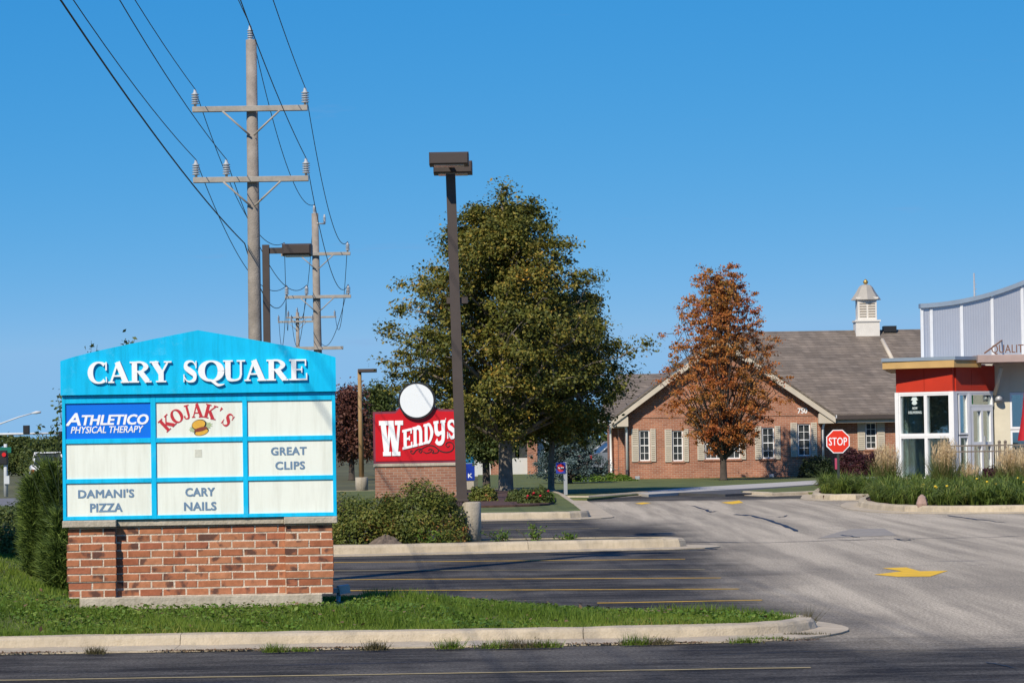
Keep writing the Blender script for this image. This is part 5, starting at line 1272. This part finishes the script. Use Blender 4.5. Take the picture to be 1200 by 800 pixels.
for i, (px, dd_, hh, wd_, lab) in enumerate(((590,45.3,.16,.16,'low green weed just right of the concrete lamp base'),(625,45.3,.26,.22,'taller leafy weed on the middle island right of the lamp'),(668,45.4,.10,.12,'small weed near the end of the middle island'),(500,44.75,.22,.3,'bright weeds growing at the foot of the larger bush'))):
    tb = at(px, 634, dd_); rng = np.random.default_rng(70+i); t = thing('weed_plant', lab, 'weed', (tb.x, dd_, .13)); C = []; mb = MB()
    for k in range(9):
        e = V((rng.normal()*wd_*.8, rng.normal()*.08, hh*rng.uniform(.5,1.15))); mb.tube([(e.x*.3,0,0), e*.6, e], [.005,.004,.002], 4)
        for m_ in range(26): f = rng.uniform(.15,1.0); C.append(e*f + V(rng.normal(size=3))*.028*(1.3-f*.6))
    mb.build('stems', DRYW, t); C = np.array([tuple(c) for c in C]); C[:,2] = np.abs(C[:,2]); link('leaves', quadmesh('leaves', leafcloud(C, np.full(len(C),.05), rng, .5, .35)), WEEDL, t)
tb = at(983, 560, 110); shrub('boxwood_shrub', 'dark green clipped shrub at the corner of the brick building', (at(958,560,110.5).x, 110.6, .05), .72, .5, .92, 7000, .07, BOXW, 81)
shrub('barberry_shrub', 'dark red rounded shrub by the office wall, just right of the stop sign', (at(1003,560,110.5).x, 111, .05), .75, .6, 1.10, 7000, .07, BARBERRY, 82)
shrub('barberry_shrub', 'dark red shrub under the shuttered window beside the tan grass', (at(1026,560,110.5).x, 111.4, .05), .62, .5, 1.12, 6000, .07, BARBERRY, 83)
shrub('purple_shrub', 'small dark purple shrub before the patio fence', (at(1163,560,79).x, 79, .2), .36, .33, .62, 6000, .05, BARBERRY, 84)
tb = at(627, 585, 68.5)
rb = shrub('rose_bush', 'green rose bush with red blooms in the mulch bed', (tb.x, 69, .18), .40, .35, .45, 5000, .05, GREENL, 85)
r_ = random.Random(8)
bl = MB(); bl.lathe([(0,-.03),(.045,-.01),(.055,.02),(.03,.045),(0,.05)], 8); bl = bl.mesh('bloom')
for k in range(7): link('bloom', bl, M('red_petals', (.50,.015,.03), .6, .15), rb, (r_.uniform(-.30,.30), r_.uniform(-.34,-.22), r_.uniform(.10,.36))).scale = (.6,.6,.6)
shrub('garden_shrub', 'loose olive perennial beside the large trunk', (at(566,578,72).x, 72, .18), .36, .3, .42, 4000, .06, SHRUBL, 86)
shrub('garden_shrub', 'green perennial between the large trunk and the roses', (at(607,580,71).x, 71, .18), .30, .3, .35, 3500, .055, GREENL, 87)
shrub('yellow_shrub', 'small yellow-green shrub at the edge of the mulch bed', (at(641,584,70).x, 70, .16), .2, .2, .26, 2000, .045, WEEDL, 88)
shrub('low_hedge', 'low bright green hedge at the left foot of the brick building', (at(705,562,109).x, 109.5, .05), 1.35, .4, .30, 6000, .07, WEEDL, 89)

# junipers on the bank
def juniper(label, px, d, rx, h, seed, n=15000, zb=None):
    rng = np.random.default_rng(seed); x_ = at(px, 600, d).x; z_ = float(island_z(np.array([x_]), np.array([d]))[0]) if zb is None else zb
    t = thing('juniper', label, 'shrub', (x_, d, z_-.02), 0, 'evergreens on the grass bank')
    K = 16; ka = rng.random(K)*6.283; kr = rx*(.25+.75*rng.random(K)); kh = h*(1.0-.42*(kr/rx)**1.5)*(.82+.25*rng.random(K)); kb = rx*.35*rng.random(K); kh[0] = h; kr[0] = .03
    i = rng.integers(0, K, n); u = rng.random(n)**.75; th = rng.random(n)*6.283
    ax = np.stack([np.cos(ka[i])*(kb[i]+(kr[i]-kb[i])*u**.8), np.sin(ka[i])*(kb[i]+(kr[i]-kb[i])*u**.8), u*kh[i]], 1)
    pr_ = rx*.42*(np.clip(u/.1,0,1)**.5)*(1-u**2)**.7*(.35+.75*rng.random(n)**.5)
    P = ax + np.stack([np.cos(th)*pr_, np.sin(th)*pr_, rng.normal(size=n)*.02], 1); P[:,2] = np.abs(P[:,2])
    nrm = np.stack([np.cos(th), np.sin(th), .9+0*th], 1)
    hh = .12*(.5+1.0*rng.random(n))[:,None]; dirv = nrm*.55 + rng.normal(size=(n,3))*.35; dirv /= np.linalg.norm(dirv, axis=1)[:,None]
    side = np.cross(dirv, rng.normal(size=(n,3))); side /= np.linalg.norm(side, axis=1)[:,None]
    v = np.empty((n,3,3)); v[:,0] = P-side*.008; v[:,1] = P+side*.008; v[:,2] = P+dirv*hh
    mb = MB(); mb.tube([(0,0,0),(0,0,h*.9)], [.05,.01], 8); mb.build('trunk', BARKD, t)
    link('crown', trimesh('crown', v.reshape(-1,3)), JUNIPER, t)
juniper('tall dark evergreen bush against the left edge of the plaza sign', 55, 30.2, .30, 1.12, 91, 40000)
juniper('dark evergreen bush low between the sign and its taller neighbour', 74, 29.4, .17, .78, 92, 13000)
tb = at(12, 640, 33); shrub('bank_shrub', 'leafy green shrub on the bank at the left edge', (tb.x, 33.2, .56), .6, .5, .50, 9000, .04, GREENL, 93)
tb = at(36, 640, 32); shrub('bank_shrub', 'low green shrub at the left foot of the tall evergreen', (tb.x-.12, 31.6, .50), .42, .35, .44, 8000, .035, GREENL, 94)
# leafy sapling whose whips show round the sign
sp = at(88, 640, 29.6)
sap = thing('sapling', 'thin leafy sapling whose whips show beside and above the plaza sign', 'sapling', (sp.x, 29.7, .3))
rng = np.random.default_rng(17); C = []; mb = MB()
for (px, py, nn) in ((107,399,14),(114,404,10),(146,398,26),(158,397,22),(67,463,22),(70,470,18),(66,492,26),(72,505,26),(44,502,30),(58,512,34),(36,524,34),(66,520,34),(28,534,24)):
    e = at(px, py, 29.7)-V((sp.x, 29.7, .3)); m_ = e*.55+V((rng.uniform(-.06,.06), rng.uniform(-.08,.08), .05))
    mb.tube([(0,0,0), m_, e], [.006,.003,.0018], 5)
    for k in range(nn):
        f = 1-.22*abs(rng.normal())*.6; q = m_.lerp(e, f); C.append(q+V(rng.normal(size=3))*.035)
mb.build('stems', BOXW, sap)
link('foliage', quadmesh('foliage', leafcloud(np.array([tuple(c) for c in C]), np.full(len(C), .045), rng, .2, .6)), GREENL, sap)

# ornamental grasses and daylilies
def ograss(label, px, d, ybase, h, r, seed, nb=1500, npl=420):
    rng = np.random.default_rng(seed); q = at(px, ybase, d); t = thing('ornamental_grass', label, 'grass clump', (q.x, d, .1), 0, 'tan grasses by the patio')
    th = rng.random(nb)*6.283; rr = r*.35*rng.random(nb)**.5
    P = np.stack([np.cos(th)*rr, np.sin(th)*rr, 0*th], 1)
    v = blades(P, np.full(nb, h*.62), np.full(nb, .008), rng, .75); link('blades', trimesh('blades', v), BLADE2, t)
    th = rng.random(npl)*6.283; sp_ = r*rng.random(npl)**.75; hh = h*(.72+.32*rng.random(npl))*(1-.12*(sp_/r)**2)
    base_ = np.stack([np.cos(th)*sp_*.25, np.sin(th)*sp_*.25, 0*th], 1); tip = np.stack([np.cos(th)*sp_, np.sin(th)*sp_, hh], 1)
    sd_ = np.stack([-np.sin(th), np.cos(th), 0*th], 1)
    stem = np.empty((npl,3,3)); stem[:,0] = base_-sd_*.004; stem[:,1] = base_+sd_*.004; stem[:,2] = tip
    k = 8; f = .66+.36*rng.random((npl,k)); C = base_[:,None]+(tip-base_)[:,None]*f[...,None]; C = C.reshape(-1,3)+rng.normal(size=(npl*k,3))*.014
    link('stems', trimesh('stems', stem.reshape(-1,3)), PLUME, t)
    pv = blades(C, np.full(npl*k,.085), np.full(npl*k,.0065), rng, .6); link('plumes', trimesh('plumes', pv), PLUME, t)
ograss('tan plume grass left of the restaurant corner post', 1040, 80, 572, 1.22, .36, 101, 1400, 300)
ograss('tan plume grass in front of the corner window', 1108, 75, 582, 1.36, .34, 102, 1400, 300)
ograss('thin plume grass between the corner post and purple shrub', 1136, 77, 580, .72, .30, 103, 900, 120)
ograss('wide plume grass right of the purple shrub', 1185, 76, 580, 1.12, .40, 104, 1400, 280)
ograss('plume grass cut by the right edge of the view', 1210, 75, 580, 1.15, .40, 105)
def lilies(name, label, region, n, h, seed, clump=170):
    rng = np.random.default_rng(seed); xs, ys = region
    cx = rng.uniform(*xs, clump); cy = rng.uniform(*ys, clump)
    keep = inside(cx, cy, BED); cx, cy = cx[keep], cy[keep]
    i = rng.integers(0, len(cx), n); a = rng.random(n)*6.283; rr = .10*rng.random(n)
    P = np.stack([cx[i]+np.cos(a)*rr, cy[i]+np.sin(a)*rr, np.full(n,.12)], 1)
    hs = h*(.55+.85*rng.random(len(cx)))[i]*(.55+.6*rng.random(n)); out = np.stack([np.cos(a), np.sin(a), 0*a], 1)
    out2 = out*(.25+.5*rng.random(n))[:,None] + rng.normal(size=(n,3))*.15; mid = P + out2*(hs*.55)[:,None]; mid[:,2] += hs*.8; tip = P + out2*(hs*(1.1+.6*rng.random(n)))[:,None]; tip[:,2] += hs*(.45+.6*rng.random(n))
    sd_ = np.stack([-np.sin(a), np.cos(a), 0*a], 1)*.009
    v = np.empty((n,4,3)); v[:,0] = P-sd_; v[:,1] = P+sd_; v[:,2] = mid+sd_; v[:,3] = mid-sd_
    t_ = np.empty((n,4,3)); t_[:,0] = mid-sd_; t_[:,1] = mid+sd_; t_[:,2] = tip+sd_*.1; t_[:,3] = tip-sd_*.1
    tag(link(name, quadmesh(name, np.concatenate([v.reshape(-1,3), t_.reshape(-1,3)])), LILYL), label, 'daylilies', kind='stuff')
BED = [(9.1,88),(7.9,78.8),(7.7,75.95),(8.55,75.3),(9.3,77.1),(8.6,73),(8.15,70.1),(7.9,66.9),(8.1,63.7),(8.85,62.15),(11.1,61.65),(26,61.5),(26,84),(10.5,84)]
lilies('daylilies', 'green strap-leaved daylilies filling the bed by the restaurant', ((7.8,12.0),(61.6,72)), 40000, .33, 111, 380)
lilies('daylilies', 'green daylilies round the foot of the stop sign', ((7.6,8.9),(75,84)), 11000, .33, 112, 150)
lilies('daylilies', 'darker daylilies behind the front rows of the bed', ((8.9,13.5),(72,81)), 16000, .34, 113, 240)
mb = MB(); mb.lathe([(.30,0),(.34,.1),(.22,.26),(.05,.32)], 7, smooth=False); o = mb.build('boulder', M('pink_stone', (.36,.24,.19), .9, .2, 4, .6, 20), None, (at(1076,592,63.2).x, 62.6, .1)); o.scale = (.36,.5,.85); tag(o, 'small pinkish boulder among the daylilies', 'stone')
bl2 = MB(); bl2.lathe([(0,-.03),(.045,-.01),(.055,.02),(.03,.045),(0,.05)], 8); bl2 = bl2.mesh('bloom')
yl = thing('daylily_flowers', 'few yellow flowers above the daylily bed', 'flowers', (9.9, 64, .1)); r_ = random.Random(4)
for k in range(16): link('bloom', bl2, M('yellow_petals', (.65,.45,.03), .6, .1), yl, (r_.uniform(-1.8,1.6), r_.uniform(-1.5,6), r_.uniform(.36,.5))).scale = (.6,.6,.6)

# weeds along the front gutter
def weed(label, px, py, h, r, seed, mat=GRASSB, n=130, dx=1.0):
    rng = np.random.default_rng(seed); q = gnd(px, py); t = thing('gutter_weed', label, 'weed', (q.x, q.y, .01), 0, 'weeds growing in the front gutter')
    a = rng.random(n)*6.283; rr = r*rng.random(n)**.7
    P = np.stack([np.cos(a)*rr*1.6*dx, np.sin(a)*rr*.35, 0*a], 1)
    v = blades(P, np.full(n, h), np.full(n, .0035), rng, 1.1); link('blades', trimesh('blades', v), mat, t)
    m_ = n//2; C = np.stack([rng.normal(size=m_)*r*1.3*dx, rng.normal(size=m_)*r*.2, np.abs(rng.normal(size=m_))*h*.3], 1)
    tag(link('dry_litter', quadmesh('dry_litter', leafcloud(C, np.full(m_,.022), rng, .5, .5)), DRYW, t), kind='stuff')
wl2 = [(112,769,.06,.05),(322,767,.075,.06),(352,766,.04,.07),(440,764.5,.08,.06),(527,763,.085,.07),(580,762.5,.07,.10),(612,762,.085,.12),(640,761.5,.06,.09),(745,758.5,.09,.08),(772,758,.06,.08),(872,756,.05,.08),(905,752,.03,.10),(940,747,.03,.10)]
WO = ['first','second','third','fourth','fifth','sixth','seventh','eighth','ninth','tenth','eleventh','twelfth','thirteenth']
for i, (px, py, h, r) in enumerate(wl2): weed(f'{WO[i]} weed tuft from the left along the front gutter', px, py-1.5, h, r, 200+i, GRASSB if i % 3 else DRYW, 170)
weed('dry brown weed standing at the tip of the front kerb', 946, 737, .17, .03, 240, DRYW, 120)
rng = np.random.default_rng(77); n = 5200
xx = rng.uniform(-4.6, 2.4, n); yy = 24.36 - np.abs(rng.normal(size=n))*.035 + .03*np.sin(xx*3)
yy = np.where(xx > 1.9, yy+.25*(xx-1.9)**2, yy)
keep = (np.sin(xx*2.3)+np.sin(xx*5.1+2)+rng.normal(size=n)*.5) > -.1
C = np.stack([xx, yy, .012+.012*rng.random(n)], 1)[keep]
tag(link('leaf_litter', quadmesh('leaf_litter', leafcloud(C, np.full(len(C),.02), rng, 1.5, .6)), leafmat('brown_litter', [(0,(.09,.05,.025)),(.6,(.20,.12,.06)),(1,(.28,.20,.11))], .1, .3, 3)), 'brown dry litter gathered along the front gutter edge', 'litter', kind='stuff')

# ------------------------------------------------------------------ far street at the left, cars, pale building
def car(label, loc, rz, paint, sedan=True, sc_=1.0):
    t = thing('car', label, 'car', loc, rz); t.scale = (sc_,)*3
    Lh = 2.25; prof = [(-2.25,.35),(-2.28,.62),(-2.15,.92),(-1.2,1.0),(1.0,.98),(1.9,.86),(2.2,.70),(2.25,.35)] if sedan else [(-2.2,.4),(-2.25,.8),(-2.15,1.05),(1.0,1.05),(2.0,.95),(2.25,.75),(2.25,.4)]
    cabp = [(-1.75,.95),(-1.15,1.40),(.25,1.42),(1.15,.97)] if sedan else [(-2.12,1.03),(-1.95,1.62),(-1.6,1.70),(.1,1.70),(1.05,1.04)]
    def ex(P, hw, tw, zt):
        mb = MB(); n_ = len(P); f = lambda z: hw+(tw-hw)*max(0,(z-.9)/max(.01,zt-.9))
        vs = [(x_, -f(z), z) for x_, z in P]+[(x_, f(z), z) for x_, z in P]
        mb.add(vs, [list(range(n_))[::-1], list(range(n_,2*n_))]+[(i,(i+1)%n_,(i+1)%n_+n_,i+n_) for i in range(n_)]); return mb
    ex(prof, .88, .86, 1.05).build('body', paint, t)
    zt = max(z for _, z in cabp); ex(cabp, .80, .62, zt).build('cabin_glass', DPANE, t)
    mb = MB(); top = [(x_, z) for x_, z in cabp if z > zt-.12]; x0, x1 = top[0][0], top[-1][0]; mb.bx(x0-.02, x1+.02, -.64, .64, zt-.03, zt+.025); mb.build('roof', paint, t)
    for s_ in (-1, 1):
        for a, b_ in ((cabp[0], cabp[1]), (cabp[-2], cabp[-1])):
            mb = MB(); fy = lambda z: .80+(.62-.80)*max(0,(z-.9)/(zt-.9)); mb.tube([(a[0],s_*fy(a[1]),a[1]),(b_[0],s_*fy(b_[1]),b_[1])], .045, 6); mb.build('pillar', paint, t)
        mb = MB(); mb.bx(-2.30,-2.17,s_*.80-.10,s_*.80+.06,.66,.86); mb.build('tail_light', M('tail_lamp_red', (.45,.01,.012), .25, .05), t)
        for wx in (-1.35, 1.38):
            wh = thing('w', '', '') if False else None
            mb = MB(); P = [(.20,-.10),(.31,-.10),(.33,-.06),(.33,.06),(.31,.10),(.20,.10)]; mb.lathe([(r,z) for r,z in P], 18)
            o = mb.build('wheel', RUBBER, t, (wx, s_*.80, .33)); o.rotation_euler = (math.pi/2,0,0)
            mb = MB(); mb.lathe([(.20,-.08),(.19,.08),(.05,.09)], 12); mb.build('rim', GALV, o)
    mb = MB(); mb.bx(-2.33,-2.2,-.80,.80,.38,.58); mb.build('bumper', paint, t)
    return t
CARW = M('white_car_paint', (.75,.75,.75), .25, .03, spec=.6); CARG = M('grey_car_paint', (.22,.24,.27), .25, .05, spec=.6)
q = gnd(44, 577); car('white car half hidden behind the evergreen at the far left', (at(56,570,125).x, 125, 0), math.radians(100), CARW, False, .8)
car('grey car parked far off left of the brick building', (at(744,556,132).x, 132, 0), math.radians(15), CARG)
SIGP = M('signal_grey', (.55,.57,.58), .5, .08)
td = 150.0
def loc_(o, x, y, d): q = at(x, y, d); return (q.x-o.location.x, d-o.location.y, q.z)
t = thing('traffic_signal', 'long grey mast arm carrying a dark signal head at the far left', 'traffic signal', (at(-46,560,td).x, td, 0))
z_a = at(30,508,td).z
mb = MB(); mb.tube([(0,0,0),(0,0,z_a+.3)], [.14,.10], 10); mb.build('pole', SIGP, t)
mb = MB(); mb.tube([loc_(t,-46,509.5,td), loc_(t,30,508,td), loc_(t,84,507,td)], [.07,.055,.04], 8); mb.build('mast_arm', SIGP, t)
c = loc_(t,31,503.5,td); mb = MB(); mb.bbox(c[0]-.15,c[0]+.15,-.12,.12,c[2]-.18,c[2]+.22,.02); mb.build('signal_head', BLACK, t)
c = loc_(t,72,508.5,td); mb = MB(); mb.bbox(c[0]-.12,c[0]+.12,-.12,.12,c[2]-.14,c[2]+.14,.02); mb.build('signal_head', BLACK, t)
t = thing('signal_post', 'white post with red signal and green street name plate at the far left', 'traffic signal', (at(7,581,100).x, 100, 0))
mb = MB(); mb.tube([(0,0,0),(0,0,loc_(t,6,520,100)[2])], [.075,.055], 10); mb.build('pole', SIGP, t)
c = loc_(t,5,536,100); mb = MB(); mb.bbox(c[0]-.12,c[0]+.12,-.16,.05,c[2]-.22,c[2]+.24,.02); hdo = mb.build('signal_head', BLACK, t)
mb = MB(); mb.disc_xz(c[0]+.02, c[2]+.10, .07, -.19, -.161, 16); mb.build('red_lamp', M('red_signal_lens', (.6,.02,.02), .3, .02), hdo)
c = loc_(t,8,527,100); mb = MB(); mb.bx(c[0]-.28,c[0]+.16,-.13,-.11,c[2]-.09,c[2]+.09); mb.build('street_name_plate', M('street_sign_green', (.01,.14,.09), .4, .05), t)
c = loc_(t,8,562,100); mb = MB(); mb.bx(c[0]-.07,c[0]+.10,-.13,-.08,c[2]-.13,c[2]+.13); mb.build('control_box', SIGP, t)
t = thing('street_light', 'pale street light arm reaching in at the far left', 'street light', (at(-70,560,td).x, td, 0))
mb = MB(); mb.tube([(0,0,0),(0,0,at(-70,512,td).z)], [.12,.08], 8); mb.build('pole', SIGP, t)
mb = MB(); mb.tube([loc_(t,-70,512,td), loc_(t,-30,503,td), loc_(t,0,496.5,td), loc_(t,22,488.5,td), loc_(t,38,484,td)], [.05,.045,.04,.035,.03], 6); mb.build('arm', SIGP, t)
a, b_ = loc_(t,37,484,td), loc_(t,48,482.6,td); mb = MB(); mb.tube([a, ((a[0]+b_[0])/2,0,(a[2]+b_[2])/2+.01), b_], [.03,.075,.05], 8); mb.build('lamp_head', SIGP, t)
# far pale building with brick piers behind the trees
t = thing('pale_building', 'low pale building with brick piers seen below the trees', 'building', (at(600,560,135).x, 135, 0))
PW_ = M('pale_siding', (.55,.56,.55), .8, .08, .6)
x0, x1 = at(520,550,135).x-t.location.x, at(640,550,135).x-t.location.x
mb = MB(); mb.bx(x0, x1, 0, 6, 0, 2.6); mb.build('wall', PW_, t)
for px in (581, 624): xx = at(px,550,134.6).x-t.location.x; mb = MB(); mb.bx(xx-.22, xx+.22, -.6, -.02, 0, 2.3); mb.build('brick_pier', BRICKW, t)
mb = MB(); mb.bx(x0-.5, x1+.5, -.8, 6.5, 2.61, 2.9); mb.build('roof_slab', CREAM, t)
for px in (549, 601, 612): xx = at(px,550,135).x-t.location.x; mb = MB(); mb.bx(xx-.3, xx+.3, -.03, .01, .8, 1.8); mb.build('window', DPANE, t)

# unseen mast added left of the view to cast a shadow across the stalls
t = thing('shadow_mast', 'tall unseen mast added left of the view to cast the stall shadow', 'shadow mast', (-6.83, 28.0, .4))
mb = MB(); mb.tube([(0,0,-.3),(0,0,8),(0,0,14.4)], [.24,.19,.12], 12); mb.build('pole', GALV, t)
for k in range(4):
    a = k*math.pi/2; mb = MB(); mb.box((.55*math.cos(a), .55*math.sin(a), 14.2), (.6,.35,.16), rz=a); mb.build('lamp_housing', BRONZE, t)  # heads of the added mast, made up with it

# fallen leaves scattered on the grass
rng = np.random.default_rng(123); n = 420
px = rng.uniform(-5.5, 2.2, n); py = rng.uniform(25.15, 28.5, n); keep = inside(px, py, inner + [(-3.9, 72), (-40, 72)]) & ~((px > -4.05) & (px < -1.5) & (py > 26.9))
C = np.stack([px, py, island_z(px, py)+.045], 1)[keep]
tag(link('fallen_leaves', quadmesh('fallen_leaves', leafcloud(C, np.full(len(C), .04), rng, 1.6, .7)), MATS['brown_litter']), 'brown fallen leaves scattered over the grass island', 'leaves', kind='stuff')
